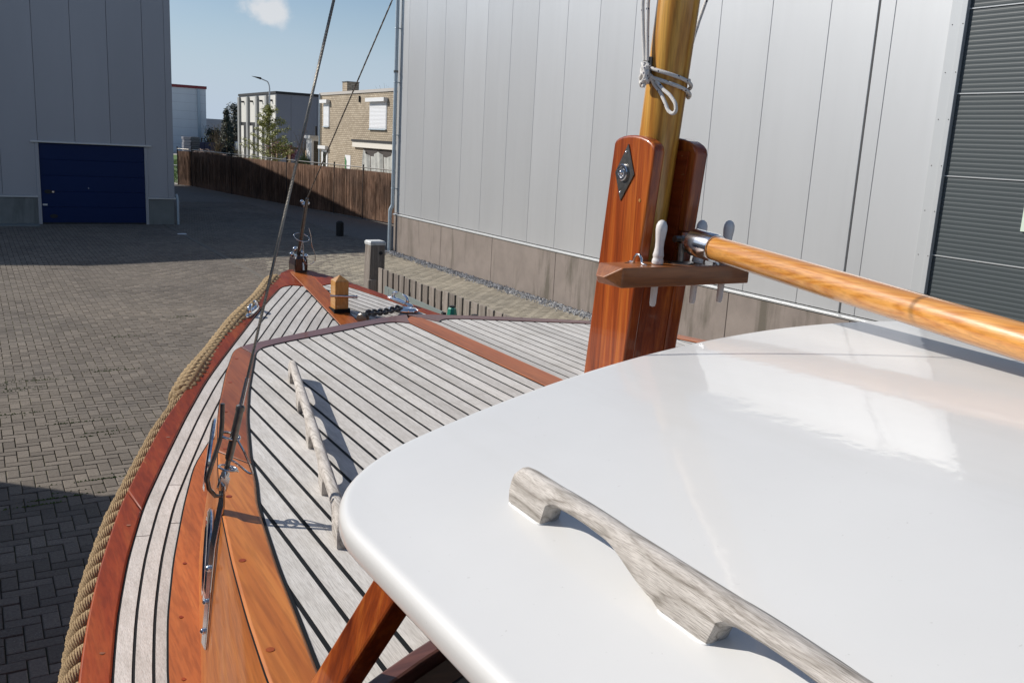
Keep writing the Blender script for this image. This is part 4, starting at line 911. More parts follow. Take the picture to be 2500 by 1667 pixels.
for k in range(5):
    a = k*1.9; mb.tube(smoothpath([(1.428+.012*math.cos(a+j*.9), 1.805+.016*math.sin(a*1.3+j*1.1), 3.285-.012*k*.5+.016*math.sin(j*1.7+k)-.002*j) for j in range(7)], 30, 2), RR, 9)
mb.tube([(1.424, 1.80, 3.255), (1.420, 1.80, 3.236)], RR, 9)
mb.obj('knot', mat_line, hl, 60)
MB().tube(smoothpath([(1.436, 1.800, 3.268), (1.448, 1.795, 3.246), (1.452, 1.772, 3.226), (1.452, 1.752, 3.203), (1.453, 1.738, 3.182), (1.455, 1.722, 3.174), (1.456, 1.712, 3.182), (1.455, 1.716, 3.200), (1.453, 1.737, 3.219), (1.450, 1.762, 3.233), (1.447, 1.785, 3.252)], 60, 2), RR, 10).obj('loop', mat_line, hl, 60)
MB().box(1.440, 1.449, 1.805, 1.817, 3.245, 3.31).obj('cleat', mat_dsteel, hl, bevel=.003)
h2_ = MB().tube(smoothpath([(1.595, 1.845, 3.33), (1.612, 1.85, 3.392), (1.641, 1.85, 3.469), (1.78, 1.86, 3.85), (2.2, 1.9, 5.0)], 40, 1), RR, 10).obj('topping_lift', mat_line, None, 60)
tag(h2_, 'white flecked line leading up to starboard behind the mast', 'rope')
# anchor chain from the gypsy to the hawse plate
ch = thing('anchor_chain', 'dark galvanised chain running to the chrome hawse plate on the foredeck', 'chain', (1.65, 3.98, 2.26))
P = smoothpath([(1.552, 3.945, 2.262), (1.575, 3.945, 2.275), (1.62, 3.966, 2.268), (1.68, 4.0, 2.262), (1.74, 4.03, 2.264), (1.80, 4.07, 2.268)], 14, 1)
for k in range(13):
    a_, b_ = Vector(P[k]), Vector(P[k+1]); d = (b_-a_).normalized(); n1 = Vector((0, 0, 1)) if k % 2 else Vector((d.y, -d.x, 0)).normalized(); c_ = (a_+b_)/2
    MB().tube([c_+d*(.0185*math.cos(t_))+n1*(.0125*math.sin(t_)) for t_ in [2*math.pi*i/14 for i in range(14)]], .0060, 7, closed=True).obj('link', plain('galvanised', (.14, .14, .14), .45, .9) if k == 0 else bpy.data.materials['galvanised'], ch, 60)
# rope fenders along the port gunwale
gr_ = smoothpath(GO, 900, 4)
T_ = np.gradient(gr_, axis=0); T_ /= np.linalg.norm(T_, axis=1)[:, None]; NO = np.stack([-T_[:, 1], T_[:, 0]], 1)
rp_ = gr_+NO*.012
fen = np.array([(x, y, zd(x, y, -.048)) for x, y in rp_])
def frame(P):
    P = [Vector(p) for p in P]; out = []
    for i in range(len(P)):
        d = (P[min(i+1, len(P)-1)]-P[max(i-1, 0)]).normalized(); e1 = (Vector((0, 0, 1))-d*d.z).normalized(); out.append((P[i], d, e1, d.cross(e1)))
    return out
lay = [p for p in fen if -1.0 < p[1] < 3.50]; lay = resample(lay, 900); fr_ = frame(lay)
sl = np.r_[0, np.cumsum(np.linalg.norm(np.diff(lay, axis=0), axis=1))]
rf_ = thing('rope_fender', 'thick laid manila rope slung along the port gunwale', 'rope', (.1, 1.5, 1.85))
for k in range(3):
    pts = [p+(e1*math.cos(2*math.pi*(sl[i]/.20+k/3))+e2*math.sin(2*math.pi*(sl[i]/.20+k/3)))*.0185 for i, (p, d, e1, e2) in enumerate(fr_)]
    mb = MB(); mb.tube(pts, .0185, 12)
    mb.obj('strand', mat_rope, rf_, 60)
yarn = MB()
for k in range(3):
    base_p = [p+(e1*math.cos(2*math.pi*(sl[i]/.20+k/3))+e2*math.sin(2*math.pi*(sl[i]/.20+k/3)))*.0185 for i, (p, d, e1, e2) in enumerate(fr_)]
    fb = frame(base_p)
    for y_ in range(16):
        yarn.tube([p+(e1*math.cos(2*math.pi*(y_/16-sl[i]/.10))+e2*math.sin(2*math.pi*(y_/16-sl[i]/.10)))*.0180 for i, (p, d, e1, e2) in enumerate(fb)][::2], .0027, 4, caps=False)
tag(yarn.obj('yarns', mat_rope, rf_, 60), None, kind='stuff')
br_ = [p for p in fen if 3.42 < p[1] < 4.715]; br_ = resample(br_, 420); fr2 = frame(br_); s2 = np.r_[0, np.cumsum(np.linalg.norm(np.diff(br_, axis=0), axis=1))]
bf = thing('braided_bow_fender', 'bulky braided rope fender lashed round the port bow', 'rope fender', (.9, 3.9, 2.15))
for sg in (1, -1):
    for k in range(8):
        pts = []
        for i, (p, d, e1, e2) in enumerate(fr2):
            a = 2*math.pi*(sg*s2[i]/.16+k/8); end = min(1, (s2[i]+.01)/.06, (s2[-1]-s2[i]+.01)/.08)
            r_ = (.042+.009*math.sin(8*2*math.pi*s2[i]/.16*1+k*math.pi*1.0+(0 if sg > 0 else math.pi)))*(.55+.45*end)*(1+.10*math.sin(s2[i]*9)); 
            pts.append(p+e1*(r_*math.cos(a))+e2*(r_*math.sin(a)))
        MB().tube(pts, .0125, 8).obj('strand', mat_rope, bf, 60)
fz = MB()
for k in range(5200):
    p, d, e1, e2 = random.choice(fr2); R_ = .050
    a = random.uniform(0, 2*math.pi); q = p+(e1*math.cos(a)+e2*math.sin(a))*R_*random.uniform(.85, 1.0); v_ = (e1*math.cos(a)+e2*math.sin(a))*random.uniform(.002, .010)+d*random.uniform(-.014, .014)+e2*random.uniform(-.006, .006)
    s_ = d.cross(v_).normalized()*.0007; fz.add([q-s_, q+s_, q+v_], [(0, 1, 2)])
tag(fz.obj('loose_fibres', mat_rope, bf), None, kind='stuff')

# ------------------------------------------------------------------ yard things beyond the boat
po = thing('mooring_pile', 'weathered square timber pile with a white painted cap', 'post', (5.39, 13.2, 0))
MB().add([(5.265+(.0 if z > 1 else -.03), 13.09, z) if k == 0 else (5.505, 13.09, z) if k == 1 else (5.505, 13.33, z) if k == 2 else (5.265+(.0 if z > 1 else -.03), 13.33, z) for z in (0, .55, 1.46) for k in range(4)],
   [(4*i+k, 4*i+(k+1) % 4, 4*i+4+(k+1) % 4, 4*i+4+k) for i in range(2) for k in range(4)]+[(8, 9, 10, 11)]).obj('trunk', mat_grey_wood, po, bevel=.012)
MB().box(5.225, 5.36, 13.06, 13.12, 0, .93).obj('splice', mat_grey_wood, po, bevel=.01)
MB().add([(5.26, 13.085, 1.461), (5.51, 13.085, 1.461), (5.51, 13.335, 1.461), (5.26, 13.335, 1.461), (5.255, 13.08, 1.50), (5.515, 13.08, 1.50), (5.515, 13.34, 1.50), (5.255, 13.34, 1.50), (5.275, 13.10, 1.525), (5.495, 13.10, 1.525), (5.495, 13.32, 1.525), (5.275, 13.32, 1.525)],
   [(0, 1, 5, 4), (1, 2, 6, 5), (2, 3, 7, 6), (3, 0, 4, 7), (4, 5, 9, 8), (5, 6, 10, 9), (6, 7, 11, 10), (7, 4, 8, 11), (8, 9, 10, 11), (3, 2, 1, 0)]).obj('cap', plain('flaking_white_paint', (.52, .53, .52), .6, var=.25, vscale=14), po)
for z in (1.34, .94): MB().lathe([(.028, 0), (.028, .008)], (5.43, 13.088, z), (0, -1, 0), 14).obj('bolt', mat_black, po)
bo = tag(MB().tube([(10.0, 27.5, 0), (10.0, 27.5, .42), (10.0, 27.5, .47)], [.12, .12, .06], 12).obj('bollard', plain('tarred_wood', (.02, .018, .016), .8), None, 40), 'dark timber stump standing in the shade by the hall corner', 'bollard')
pf = thing('plank_screen', 'low screen of weathered upright boards beside the pile', 'fence', (5.32, 10, 0))
k = 0; y = 12.86
while y > 6.2:
    me_w = .150; dz = random.uniform(-.012, .010)
    MB().box(5.30+random.uniform(-.004, .004), 5.325, y-me_w, y, .02, 1.15+dz).obj('plank', mat_grey_wood, pf, bevel=.003, seg=1)
    y -= .205+random.gauss(0, .004); k += 1
for z in (.35, .85): MB().box(5.327, 5.37, 6.1, 12.9, z, z+.09).obj('rail', mat_grey_wood, pf)
for y in (12.75, 10.6, 8.4, 6.3): MB().box(5.372, 5.44, y-.035, y+.035, 0, 1.0).obj('post', mat_grey_wood, pf)
gp = thing('grey_sheet', 'plain grey sheet standing on edge in front of the board screen', 'panel', (4.62, 10, 0))
MB().add([(4.60, 9.22, 0), (4.62, 9.22, 0), (4.62, 11.05, 0), (4.60, 11.05, 0), (4.60, 9.22, 1.165), (4.62, 9.22, 1.165), (4.62, 10.93, 1.19), (4.60, 10.93, 1.19)], [(0,3,2,1),(4,5,6,7),(0,1,5,4),(1,2,6,5),(2,3,7,6),(3,0,4,7)]).obj('sheet', plain('grey_board', (.19, .22, .205), .55, var=.06), gp)
MB().box(4.592, 4.632, 9.17, 9.219, 0, 1.16).obj('end_cap', mat_black, gp)
MB().box(4.596, 4.599, 10.80, 10.806, 0, 1.17).obj('crease', mat_trim, gp)
mat_green = plain('sea_green_plastic', (.03, .25, .175), .35, coat=.3)
for (x, y, h, lab) in ((5.08, 9.9, 1.075, 'sea green tapered pedestal standing against the board screen, taller one'), (5.08, 9.3, 1.075, 'dark capped green pedestal showing only its top above the trunk cabin')):
    gpd = thing('green_pedestal', lab, 'pedestal', (x, y, 0), 'green pedestals by the board screen')
    mb = MB(); n_ = 8
    for rr_, z in ((.11, 0), (.095, h*.5), (.075, h-.14), (.055, h-.02), (.035, h)):
        mb.v += [(x+rr_*math.cos(2*math.pi*i/n_), y+rr_*math.sin(2*math.pi*i/n_), z) for i in range(n_)]
    mb.f += [(j*n_+i, j*n_+(i+1) % n_, (j+1)*n_+(i+1) % n_, (j+1)*n_+i) for j in range(4) for i in range(n_)]+[tuple(range(4*n_, 5*n_))]
    mb.obj('body', mat_green, gpd)
    MB().lathe([(.04, 0), (.045, .012), (.02, .02)], (x, y, h+.001), n=10).obj('cap', mat_black, gpd)

# ------------------------------------------------------------------ brushwood fence
bfz = thing('brushwood_fence', 'brown brushwood screen fixed to a wire fence across the alley', 'fence', (12, 42, 0))
rm, t, b = principled('brushwood'); b.inputs['Roughness'].default_value = .9
pos = N(t, 'ShaderNodeNewGeometry').outputs['Position']
mpp = N(t, 'ShaderNodeMapping'); mpp.inputs['Scale'].default_value = (14, 14, 1.1); L(t, pos, mpp.inputs[0])
c = ramp(t, noise(t, mpp.outputs[0], 1.6, 6, .7), [(.28, (.034, .018, .011)), (.5, (.14, .072, .040)), (.68, (.30, .20, .14)), (.8, (.5, .42, .36))])
c = mixc(t, .8, c, ramp(t, noise(t, pos, .8, 3), [(.3, (.5, .45, .4)), (.7, (1.4, 1.3, 1.2))]), 'MULTIPLY'); L(t, c, b.inputs['Base Color']); mat_reed = rm
segs = [((9.87, 53.0), (10.41, 51.9)), ((10.41, 51.9), (11.15, 46.2)), ((11.15, 46.2), (12.02, 39.9)), ((12.02, 39.9), (12.75, 35.8)), ((12.75, 35.8), (13.14, 33.6)), ((13.14, 33.6), (13.7, 30.5))]
stuff = MB(); H_ = 1.93
for (a_, b_) in segs:
    a_, b_ = Vector((*a_, 0)), Vector((*b_, 0)); d = b_-a_; ln = d.length; d.normalize(); nn = Vector((d.y, -d.x, 0))
    M3 = Matrix((d, nn, Vector((0, 0, 1)))).transposed()
    MB().obox((a_+b_)/2+Vector((0, 0, .93)), (ln, .02, 1.84), M3).obj('mat', mat_reed, bfz)
    MB().tube([a_+Vector((0, 0, H_+.03)), b_+Vector((0, 0, H_+.03))], .02, 8).obj('top_rail', mat_dsteel, bfz, 50)
    MB().tube([a_, a_+Vector((0, 0, H_+.14))], .03, 8).obj('post', mat_black, bfz, 50)
    for k in range(int(ln*70)):
        s_ = random.uniform(0, ln); sg = -1 if random.random() < .5 else 1; o_ = nn*(sg*random.uniform(.012, .03)); p = a_+d*s_+o_; wdt = random.uniform(.003, .007); z0 = random.uniform(.0, .5); z1 = random.uniform(1.3, 1.98); sh_ = d*random.gauss(0, .03)
        q0, q1 = p+Vector((0, 0, z0)), p+sh_+Vector((0, 0, z1)); e = nn*sg*wdt*.5
        stuff.add([q0-d*wdt, q0+e, q0+d*wdt, q1-d*wdt, q1+e, q1+d*wdt], [(0, 1, 4, 3), (1, 2, 5, 4)])
tag(stuff.obj('twigs', mat_reed, bfz), None, kind='stuff')
# torn pale sheeting behind the brushwood
tag(MB().prism([(34.6, 1.75), (34.9, 1.7), (36.6, .9), (36.3, .7)], 12.62, 12.63, 'x').obj('pale_batten', plain('pale_strip', (.42, .40, .38), .6), None), 'pale slanting strip showing through the brushwood fence', 'strip') if False else None

# ------------------------------------------------------------------ brick house
hs = thing('brick_house', 'sunlit yellow brick house with white roller shutters', 'house', (23, 50, 0))
hm, t, b = principled('yellow_brick'); b.inputs['Roughness'].default_value = .9
oc = N(t, 'ShaderNodeTexCoord').outputs['Object']; sx_ = N(t, 'ShaderNodeSeparateXYZ'); L(t, oc, sx_.inputs[0])
sm_ = N(t, 'ShaderNodeMath', operation='ADD'); L(t, sx_.outputs[0], sm_.inputs[0]); L(t, sx_.outputs[1], sm_.inputs[1])
cx_ = N(t, 'ShaderNodeCombineXYZ'); L(t, sm_.outputs[0], cx_.inputs[0]); L(t, sx_.outputs[2], cx_.inputs[1])
br = N(t, 'ShaderNodeTexBrick'); br.inputs['Scale'].default_value = 1; br.inputs['Brick Width'].default_value = .30; br.inputs['Row Height'].default_value = .11; br.inputs['Mortar Size'].default_value = .014; br.inputs['Mortar Smooth'].default_value = .3
br.inputs['Color1'].default_value = (.38, .315, .225, 1); br.inputs['Color2'].default_value = (.50, .425, .315, 1); br.inputs['Mortar'].default_value = (.16, .12, .085, 1); br.inputs['Bias'].default_value = -.1
L(t, cx_.outputs[0], br.inputs['Vector']); L(t, mixc(t, .5, br.outputs[0], ramp(t, noise(t, oc, .7, 5), [(.3, (.7, .68, .66)), (.7, (1.1, 1.1, 1.1))]), 'MULTIPLY'), b.inputs['Base Color'])
bump(t, b, br.outputs['Fac'], .5, -.01); mat_brick = hm
HX = 19.0
MB().box(HX, HX+8, 42, 56, 0, 5.5).obj('wall', mat_brick, hs)
rfm = plain('roof_edge', (.45, .42, .38), .7)
ro_ = MB().box(HX-.06, HX+8.06, 41.9, 56.08, 5.502, 5.66).obj('roof', rfm, hs)
chm = MB().box(20.0, 20.76, 54.05, 54.87, 5.662, 6.33).obj('chimney', mat_brick, ro_); MB().box(19.97, 20.79, 54.02, 54.9, 6.332, 6.38).obj('chimney_cap', mat_dsteel, chm)
shm, t, b = principled('white_shutter'); b.inputs['Base Color'].default_value = (.72, .73, .74, 1); b.inputs['Roughness'].default_value = .45
wv = N(t, 'ShaderNodeTexWave', wave_type='BANDS', bands_direction='Z'); wv.inputs['Scale'].default_value = 4.5; L(t, coords(t), wv.inputs['Vector']); bump(t, b, wv.outputs[0], .6, .02); mat_shut = shm
mat_wp = plain('white_paint', (.74, .74, .73), .4)
def shutter(y0, y1, z0, z1):
    wn = MB().box(HX-.03, HX-.002, y0-.06, y1+.06, z0-.04, z1+.1).obj('window', mat_wp, hs)
    MB().box(HX-.05, HX-.031, y0, y1, z0, z1).obj('shutter', mat_shut, wn); MB().box(HX-.26, HX-.031, y0-.16, y1+.16, z1, z1+.20).obj('shutter_box', mat_wp, wn)
    MB().box(HX-.10, HX-.031, y0-.05, y1+.05, z0-.09, z0-.041).obj('sill', mat_zinc, wn)
shutter(45.4, 47.7, 3.62, 5.0); shutter(54.35, 55.3, 3.68, 5.02)
dw = MB().box(HX-.05, HX-.002, 54.5, 55.6, .0, 2.25).obj('door', mat_wp, hs); MB().box(HX-.06, HX-.051, 54.75, 55.3, .9, 2.1).obj('pane', mat_glass, dw); MB().box(HX-.24, HX-.051, 54.4, 55.75, 2.28, 2.48).obj('shutter_box', mat_wp, dw)
aw = MB().box(HX-.15, HX-.002, 43, 50.0, 2.55, 2.86).obj('canopy', plain('cream_fascia', (.70, .66, .58), .5), hs); MB().box(HX-.2, HX-.002, 42.9, 50.05, 2.862, 2.97).obj('canopy_roof', mat_black, aw)
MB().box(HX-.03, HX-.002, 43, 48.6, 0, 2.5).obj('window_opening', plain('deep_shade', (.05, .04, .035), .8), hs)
cl = MB(); n1, n2 = 40, 14
for i in range(n1+1):
    for j in range(n2+1):
        y = 44+4.3*i/n1; z = 2.45-(.55*math.sin(math.pi*((i/n1*2) % 1))*(.25+.75*(1-j/n2))*.6)-2.2*j/n2
        cl.v.append((HX-.10-.06*math.sin(i*1.1+j*.25)-.05*math.sin(i*.37), y, max(.02, z)))
cl.f += [(i*(n2+1)+j, (i+1)*(n2+1)+j, (i+1)*(n2+1)+j+1, i*(n2+1)+j+1) for i in range(n1) for j in range(n2)]
tag(cl.obj('plastic_sheet', plain('cloudy_plastic', (.50, .50, .46), .35, coat=.3, var=.2, vscale=3), None, 60), 'cloudy plastic sheet draped under the canopy of the brick house', 'sheet')
ps = MB().box(HX-.02, HX-.002, 50.6, 51.5, .9, 2.05).obj('poster', plain('poster_white', (.72, .72, .72)), hs); MB().prism([(51.0, .9), (51.5, .9), (51.5, 2.0), (51.2, 1.7), (51.25, 1.3)], HX-.03, HX-.021, 'x').obj('poster_print', plain('poster_green', (.05, .18, .06)), ps)
MB().tube([(HX-.08, 55.9, 0), (HX-.08, 55.9, 5.6)], .06, 8).obj('downpipe', mat_zinc, hs, 50)
MB().box(HX-.1, HX-.002, 49.2, 49.25, 5.0, 5.35).obj('wall_tie', mat_black, hs)
MB().box(19.1, 20.4, 58, 59, 0, 2.85).obj('porch', mat_wp, hs); MB().box(18.95, 20.5, 57.9, 59.1, 2.852, 3.05).obj('porch_roof', mat_trim, hs); MB().box(19.25, 19.9, 57.96, 57.998, .3, 2.7).obj('pane', mat_glass, hs); MB().tube([(19.5, 58.3, 2.9), (19.5, 58.3, 3.65)], .07, 8).obj('flue', mat_black, hs, 50)

# ------------------------------------------------------------------ far halls
gh = thing('striped_hall', 'grey hall with white and dark bays along its sunlit side', 'building', (24, 80, 0))
GX, GY = 21.75, 75.0
MB().box(GX, GX+14, GY, GY+12, 0, 6.2).obj('wall', panelmat('slate_cladding', (.20, .21, .24), .5), gh)
MB().box(GX-.08, GX+14, GY-.08, GY+12, 6.202, 6.40).obj('roof', mat_black, gh)
whm = panelmat('white_cladding', (.62, .60, .55), .5)
for k in range(4):
    y0 = GY+.1+k*3.0
    MB().box(GX-.06, GX-.002, y0, y0+1.95, 3.9, 6.1).obj('bay_panel', whm, gh)
    MB().box(GX-.02, GX-.002, y0+.05, y0+1.9, 0, 3.85).obj('bay_opening', mat_black, gh)
    MB().box(GX-.09, GX-.021, y0+.95, y0+1.85, .3, 3.6).obj('bay_door', whm, gh)
    MB().box(GX-.25, GX-.002, y0+2.0, y0+2.5, 0, 6.1).obj('pilaster', panelmat('pilaster_grey', (.30, .30, .29), .5) if k == 0 else bpy.data.materials['pilaster_grey'], gh)
    MB().box(GX-.3, GX-.062, y0+.8, y0+.95, 5.6, 5.75).obj('lamp', mat_black, gh)
for k in range(6): MB().box(GX+1.2+k*2.2, GX+1.215+k*2.2, GY-.006, GY-.001, 0, 6.1).obj('panel_joint', mat_dgap, gh)
wh = thing('red_edged_hall', 'pale hall with a red roof edge behind the fence', 'building', (15, 130, 0))
MB().box(0, 27.0, 125, 160, 0, 8.15).obj('wall', panelmat('pale_cladding', (.66, .69, .71), .5), wh); MB().box(-.1, 27.1, 124.9, 160, 8.152, 8.5).obj('roof_edge', plain('red_fascia', (.22, .022, .025), .5), wh)
for k in range(1, 8): MB().box(0, 27, 124.985, 124.997, k*1.05, k*1.05+.02).obj('panel_joint', mat_panel2, wh)
MB().box(25.9, 26.2, 124.8, 124.98, 0, 8.1).obj('downpipe', mat_zinc, wh)
lb = tag(MB().box(26, 48, 152, 170, 0, 4.75).obj('low_block', mat_panel2), 'low grey block on the horizon behind the fir trees', 'building')
# ------------------------------------------------------------------ street lamp
ln_ = thing('street_lamp', 'slim grey street lamp arching over the lot', 'lamp', (19.78, 70, 0))
MB().tube([(19.78, 70, 0), (19.78, 70, 6.3)]+[(19.78-.25*(1-math.cos(a)), 70, 6.3+.55*math.sin(a)) for a in [rad(15*k) for k in range(1, 6)]]+[(19.10, 70, 7.0)], [.085, .055]+[.045]*6, 10).obj('pole', mat_trim, ln_, 60)
MB().add([(18.45, 69.9, 7.12), (18.45, 70.1, 7.12), (19.15, 69.86, 6.93), (19.15, 70.14, 6.93), (19.12, 69.86, 7.08), (19.12, 70.14, 7.08)], [(0, 1, 3, 2), (0, 4, 5, 1), (0, 2, 4), (1, 5, 3), (2, 3, 5, 4)]).obj('lamp_head', mat_black, ln_)

# ------------------------------------------------------------------ goods on the lot
def pallet_stack(x, y, wx, h, label, mat, n):
    s_ = thing('goods_stack', label, 'stack', (x, y, 0))
    for k in range(n):
        z = h*k/n; ww = wx*random.uniform(.94, 1.04); xo = random.uniform(-.04, .04)
        MB().box(x-ww/2+xo, x+ww/2+xo, y-.6, y+.6, z+.01, z+h/n*.93).obj('layer', mat, s_, bevel=.03, seg=2)
pallet_stack(22.85, 117, .85, 2.1, 'wrapped grey stack of goods in front of the pale hall', plain('grey_wrap', (.24, .24, .26), .4), 6)
pallet_stack(23.8, 117, 1.05, 2.1, 'dark slatted stack of goods beside the grey wrapped one', plain('dark_wrap', (.06, .065, .07), .6), 9)
pallet_stack(30.3, 122, 1.8, 3.5, 'tall dark brown stack of pallets by the striped hall', plain('old_pallet', (.05, .035, .025), .9), 18)
ib = thing('liquid_container', 'white caged liquid container standing below the pallet stack', 'container', (29.25, 117, 0))
MB().box(28.75, 29.7, 116.5, 117.5, .75, 1.8).obj('tank', plain('white_tank', (.6, .62, .63), .4), ib, bevel=.06)
for k in range(5): MB().box(28.73, 29.72, 116.47, 116.495, .8+k*.22, .83+k*.22).obj('cage_bar', mat_trim, ib)
for k in range(5): MB().box(28.75+k*.23, 28.78+k*.23, 116.455, 116.468, .75, 1.82).obj('cage_bar', mat_trim, ib)
MB().box(28.7, 29.75, 116.4, 117.6, 0, .745).obj('pallet', mat_black, ib)
tk = thing('skip', 'dark blue skip standing across the lot', 'skip', (26.6, 119, 0)); MB().prism([(24.0, .2), (29.0, .2), (29.3, 1.5), (23.7, 1.5)], 118.5, 120, 'y').obj('body', plain('navy_steel', (.01, .015, .06), .5), tk)
for k in range(8): MB().box(24.1+k*.62, 24.2+k*.62, 118.4, 118.495, .25, 1.5).obj('rib', bpy.data.materials['navy_steel'], tk)
MB().box(24, 29, 118.7, 119.8, 0, .19).obj('skid', mat_black, tk)
rb = MB()
for k in range(260):
    x, y = random.uniform(22.0, 26.5), random.uniform(112, 114); s_ = random.uniform(.08, .28); z = random.uniform(0, .7)*max(0, 1-abs(x-24.4)/2.2); q = Matrix.Rotation(random.uniform(0, 3), 3, Vector((random.random(), random.random(), 1)))
    rb.obox((x, y, z+s_*.2), (s_*2.5, s_, s_*.5), q)
tag(rb.obj('rubble', plain('rubble_mix', (.16, .11, .09), .9, var=.6, vscale=4)), 'heap of rubble and timber on the lot', 'rubble', kind='stuff')
lw = tag(MB().add([(9.6, 54, .0), (14.5, 70, .0), (22, 112, .0), (15, 112, .0), (6, 56, .0)], [(0, 1, 2, 3, 4)]).obj('lawn', mat_grass), 'strip of bright lawn beyond the brushwood fence', kind='structure')
gs = MB()
for k in range(2500):
    u_, v_ = random.random(), random.random(); y = 54+40*u_; x = (9.3+(y-54)*.17)+v_*1.6; h = random.uniform(.05, .16); a = random.uniform(0, 3.14); c_, s_ = math.cos(a)*.03, math.sin(a)*.03
    gs.add([(x-c_, y-s_, 0), (x+c_, y+s_, 0), (x+random.gauss(0, .04), y+random.gauss(0, .04), h)], [(0, 1, 2)])
tag(gs.obj('grass', mat_grass), 'grass blades on the lawn strip', 'grass', kind='stuff')
cf = thing('wire_fence', 'low wire mesh fence in front of the lawn', 'fence', (9.3, 54.3, 0))
for k in range(3): MB().tube([(8.6+k*.65, 54.6-k*.8, 0), (8.6+k*.65, 54.6-k*.8, 1.3)], .025, 6).obj('post', mat_dsteel, cf)
MB().tube([(8.6, 54.6, 1.05), (9.9, 53.0, 1.05)], .025, 6).obj('top_rail', mat_trim, cf)
for k in range(10): MB().tube([(8.6, 54.6, .1+k*.1), (9.9, 53.0, .1+k*.1)], .004, 4).obj('mesh_wire', mat_dsteel, cf)

# ------------------------------------------------------------------ trees and shrubs
def leaves(mb, c, r, n, s_, flat=1.):
    for _ in range(n):
        p = Vector(c)+Vector((random.gauss(0, r), random.gauss(0, r), random.gauss(0, r*flat)))
        a = Vector((random.gauss(0, 1), random.gauss(0, 1), random.gauss(0, .6))).normalized()*s_*random.uniform(.6, 1.3); b_ = a.orthogonal().normalized()*s_*.5
        mb.add([p-a, p+b_, p+a, p-b_], [(0, 1, 2, 3)])
def larch(x, y, h, w_, label):
    tr = thing('young_tree', label, 'tree', (x, y, 0)); tk_ = MB(); cr_ = MB()
    tk_.tube([(x, y, 0), (x+.02, y, h*.4), (x-.03, y, h*.75), (x, y, h*.97)], [.07, .055, .03, .01], 8)
    for k in range(34):
        z = h*(.22+.76*k/34); a = k*2.4+random.random(); ln2 = w_*.5*(1-(z/h-.15))*random.uniform(.65, 1.25)+.12; up = random.uniform(.25, .6)
        tip = Vector((x+ln2*math.cos(a), y+ln2*math.sin(a), z+ln2*up)); b0 = Vector((x, y, z)); tk_.tube([b0, (b0+tip)/2+Vector((0, 0, -.03)), tip], [.014, .009, .004], 5)
        for j in range(9): leaves(cr_, b0.lerp(tip, .15+.85*j/8), .075+.03*random.random(), 20, .06, .8)
    tk_.obj('trunk', mat_twig, tr, 60); cr_.obj('crown', mat_larch, tr)
larch(16.95, 60, 4.75, 3.7, 'young tree with fresh yellow green shoots behind the fence')
def bare(x, y, h, w_, label, n=26):
    tr = thing('bare_shrub', label, 'shrub', (x, y, 0)); tk_ = MB()
    tk_.tube([(x, y, 0), (x, y, h*.45)], [.05, .035], 7)
    for k in range(n):
        a = random.uniform(0, 6.28); s0 = Vector((x, y, h*random.uniform(.25, .5))); e = Vector((x+math.cos(a)*w_*.5*random.uniform(.3, 1), y+math.sin(a)*w_*.5, h*random.uniform(.7, 1))); m_ = s0.lerp(e, .5)+Vector((0, 0, .12))
        tk_.tube([s0, m_, e], [.016, .010, .004], 5)
        for j in range(6):
            q = s0.lerp(e, random.uniform(.3, 1)); v_ = Vector((random.gauss(0, .2), random.gauss(0, .2), random.uniform(.05, .3))); tk_.tube([q, q+v_], [.006, .003], 4)
    tk_.obj('trunk', mat_twig, tr, 60)
    cr_ = MB()
    for k in range(40): leaves(cr_, (x+random.gauss(0, w_*.25), y+random.gauss(0, w_*.25), h*random.uniform(.5, 1)), .05, 2, .03)
    cr_.obj('crown', mat_larch, tr)
bare(13.15, 58, 3.5, 1.9, 'bare branching shrub standing before the dark hedge')
bare(19.9, 62, 3.5, 1.6, 'thin bare shrub beside the brick house', 18)
bare(15.75, 63, 2.2, .9, 'small bare sapling near the young green tree', 10)
def fir(x, y, h, w_, label):
    tr = thing('fir_tree', label, 'tree', (x, y, 0)); cr_ = MB(); MB().tube([(x, y, 0), (x, y, h)], [.14, .02], 8).obj('trunk', mat_twig, tr, 60)
    for k in range(60):
        z = h*(.10+.9*k/60); R_ = w_*.5*(1-z/h)**.8+.05
        for j in range(7):
            a = random.uniform(0, 6.28); r_ = R_*random.uniform(.4, 1.05); leaves(cr_, (x+r_*math.cos(a), y+r_*math.sin(a), z-r_*.25), .10, 7, .12)
    cr_.obj('crown', mat_fir, tr)
fir(27.9, 118, 5.7, 2.4, 'narrow dark fir tree before the low grey block')
pt_ = thing('pine_tree', 'dark spreading pine tree beside the striped hall', 'tree', (28.5, 118, 0)); MB().tube([(29.4, 120, 0), (29.5, 120, 6.2)], [.2, .04], 8).obj('trunk', mat_twig, pt_, 60); cr_ = MB()
for k in range(46):
    z = random.uniform(2.4, 6.4); a = random.uniform(0, 6.28); r_ = random.uniform(.2, 1.9)*(1.25-z/8); leaves(cr_, (29.55+r_*math.cos(a), 120+r_*math.sin(a), z), .28, 55, .13, .4)
cr_.obj('crown', mat_fir, pt_)
hd = thing('dark_hedge', 'dark evergreen hedge behind the skip', 'hedge', (25.5, 121, 0)); cr_ = MB()
for k in range(150): leaves(cr_, (random.uniform(26.3, 30.0), 122+random.gauss(0, .3), random.uniform(.2, 3.0)), .22, 34, .13)
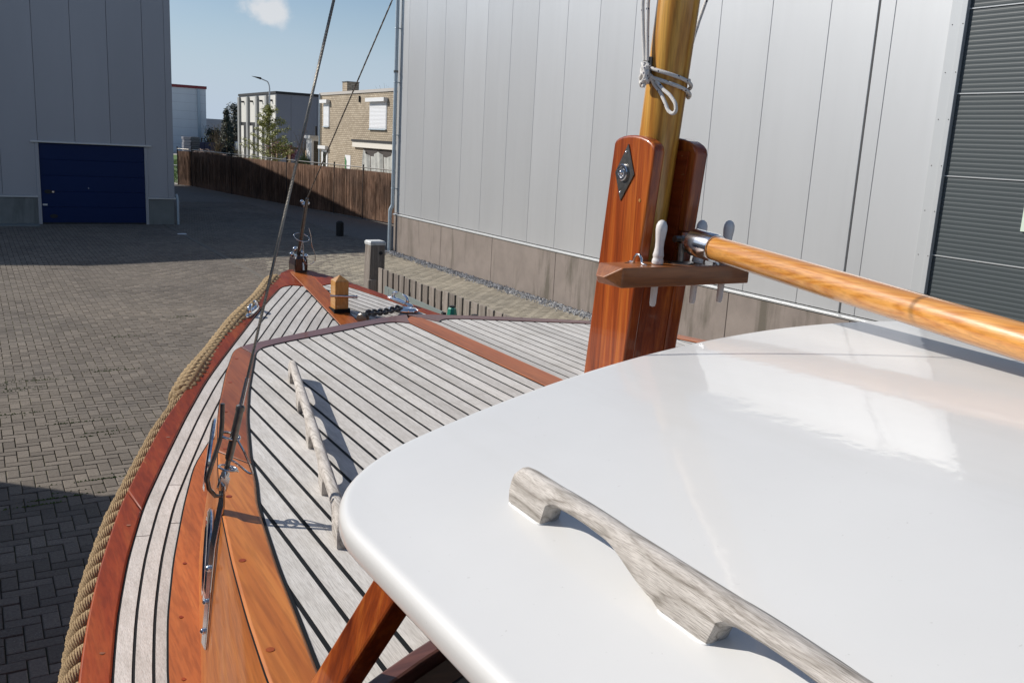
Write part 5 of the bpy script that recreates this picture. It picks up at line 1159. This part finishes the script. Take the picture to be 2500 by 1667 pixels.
cr_.obj('foliage', mat_fir, hd); MB().tube([(25.5, 121, 0), (25.5, 121, 2)], .08, 6).obj('stem', mat_twig, hd)
for (x, y, r_, z, mt, nm, lab) in ((19.35, 64, .6, 2.05, mat_bush, 'round_bush', 'rounded light green bush near the brick house'), (18.1, 63, .75, 2.0, mat_red, 'red_shrub', 'dark red leaved shrub under the young tree'), (19.0, 62.5, .7, 1.8, mat_red, 'red_shrub', 'dark red leaved shrub left of the bare thin shrub'), (18.75, 58.6, .55, 1.3, mat_bush, 'leafy_shrub', 'leafy green shrub against the corner of the brick house'), (16.6, 63, .5, 1.0, mat_larch, 'leafy_shrub', 'low yellow green shrub at the foot of the young tree')):
    tr = thing(nm, lab, 'shrub', (x, y, 0)); cr_ = MB()
    for k in range(46):
        a, b_ = random.uniform(0, 6.28), random.uniform(-1, 1); q = r_*.82*(random.random()**.4); leaves(cr_, (x+q*math.cos(a)*math.sqrt(1-b_*b_), y+q*math.sin(a)*math.sqrt(1-b_*b_), z+q*b_*.8), .11, 26, .055)
    cr_.obj('crown', mt, tr); MB().tube([(x, y, 0), (x, y, z)], .05, 6).obj('stem', mat_twig, tr)
pg = thing('timber_frame', 'low brown timber frame among the red shrubs', 'frame', (18.6, 61, 0))
MB().box(17.5, 19.4, 61.0, 61.1, 2.05, 2.2).obj('beam', mat_twig, pg)
for x in (17.7, 18.55, 19.7): MB().box(x, x+.1, 61.0, 61.1, 0, 2.049).obj('post', plain('pale_post', (.42, .30, .18), .8) if x == 17.7 else bpy.data.materials['pale_post'], pg)
ct = thing('bare_tree', 'bare tree top showing over the flat roof of the brick house', 'tree', (27, 60, 0)); tk_ = MB(); tk_.tube([(26.5, 62, 0), (26.5, 62, 4.8)], [.15, .08], 7)
for k in range(40):
    a = random.uniform(0, 6.28); tk_.tube([(26.5, 62, 4.6), (26.5+math.cos(a)*.6, 62+math.sin(a)*.6, 5.6), (26.5+math.cos(a)*random.uniform(.5, 1.6), 62+math.sin(a)*1.2, random.uniform(6.0, 7.0))], [.03, .015, .004], 4)
tk_.obj('trunk', mat_twig, ct)
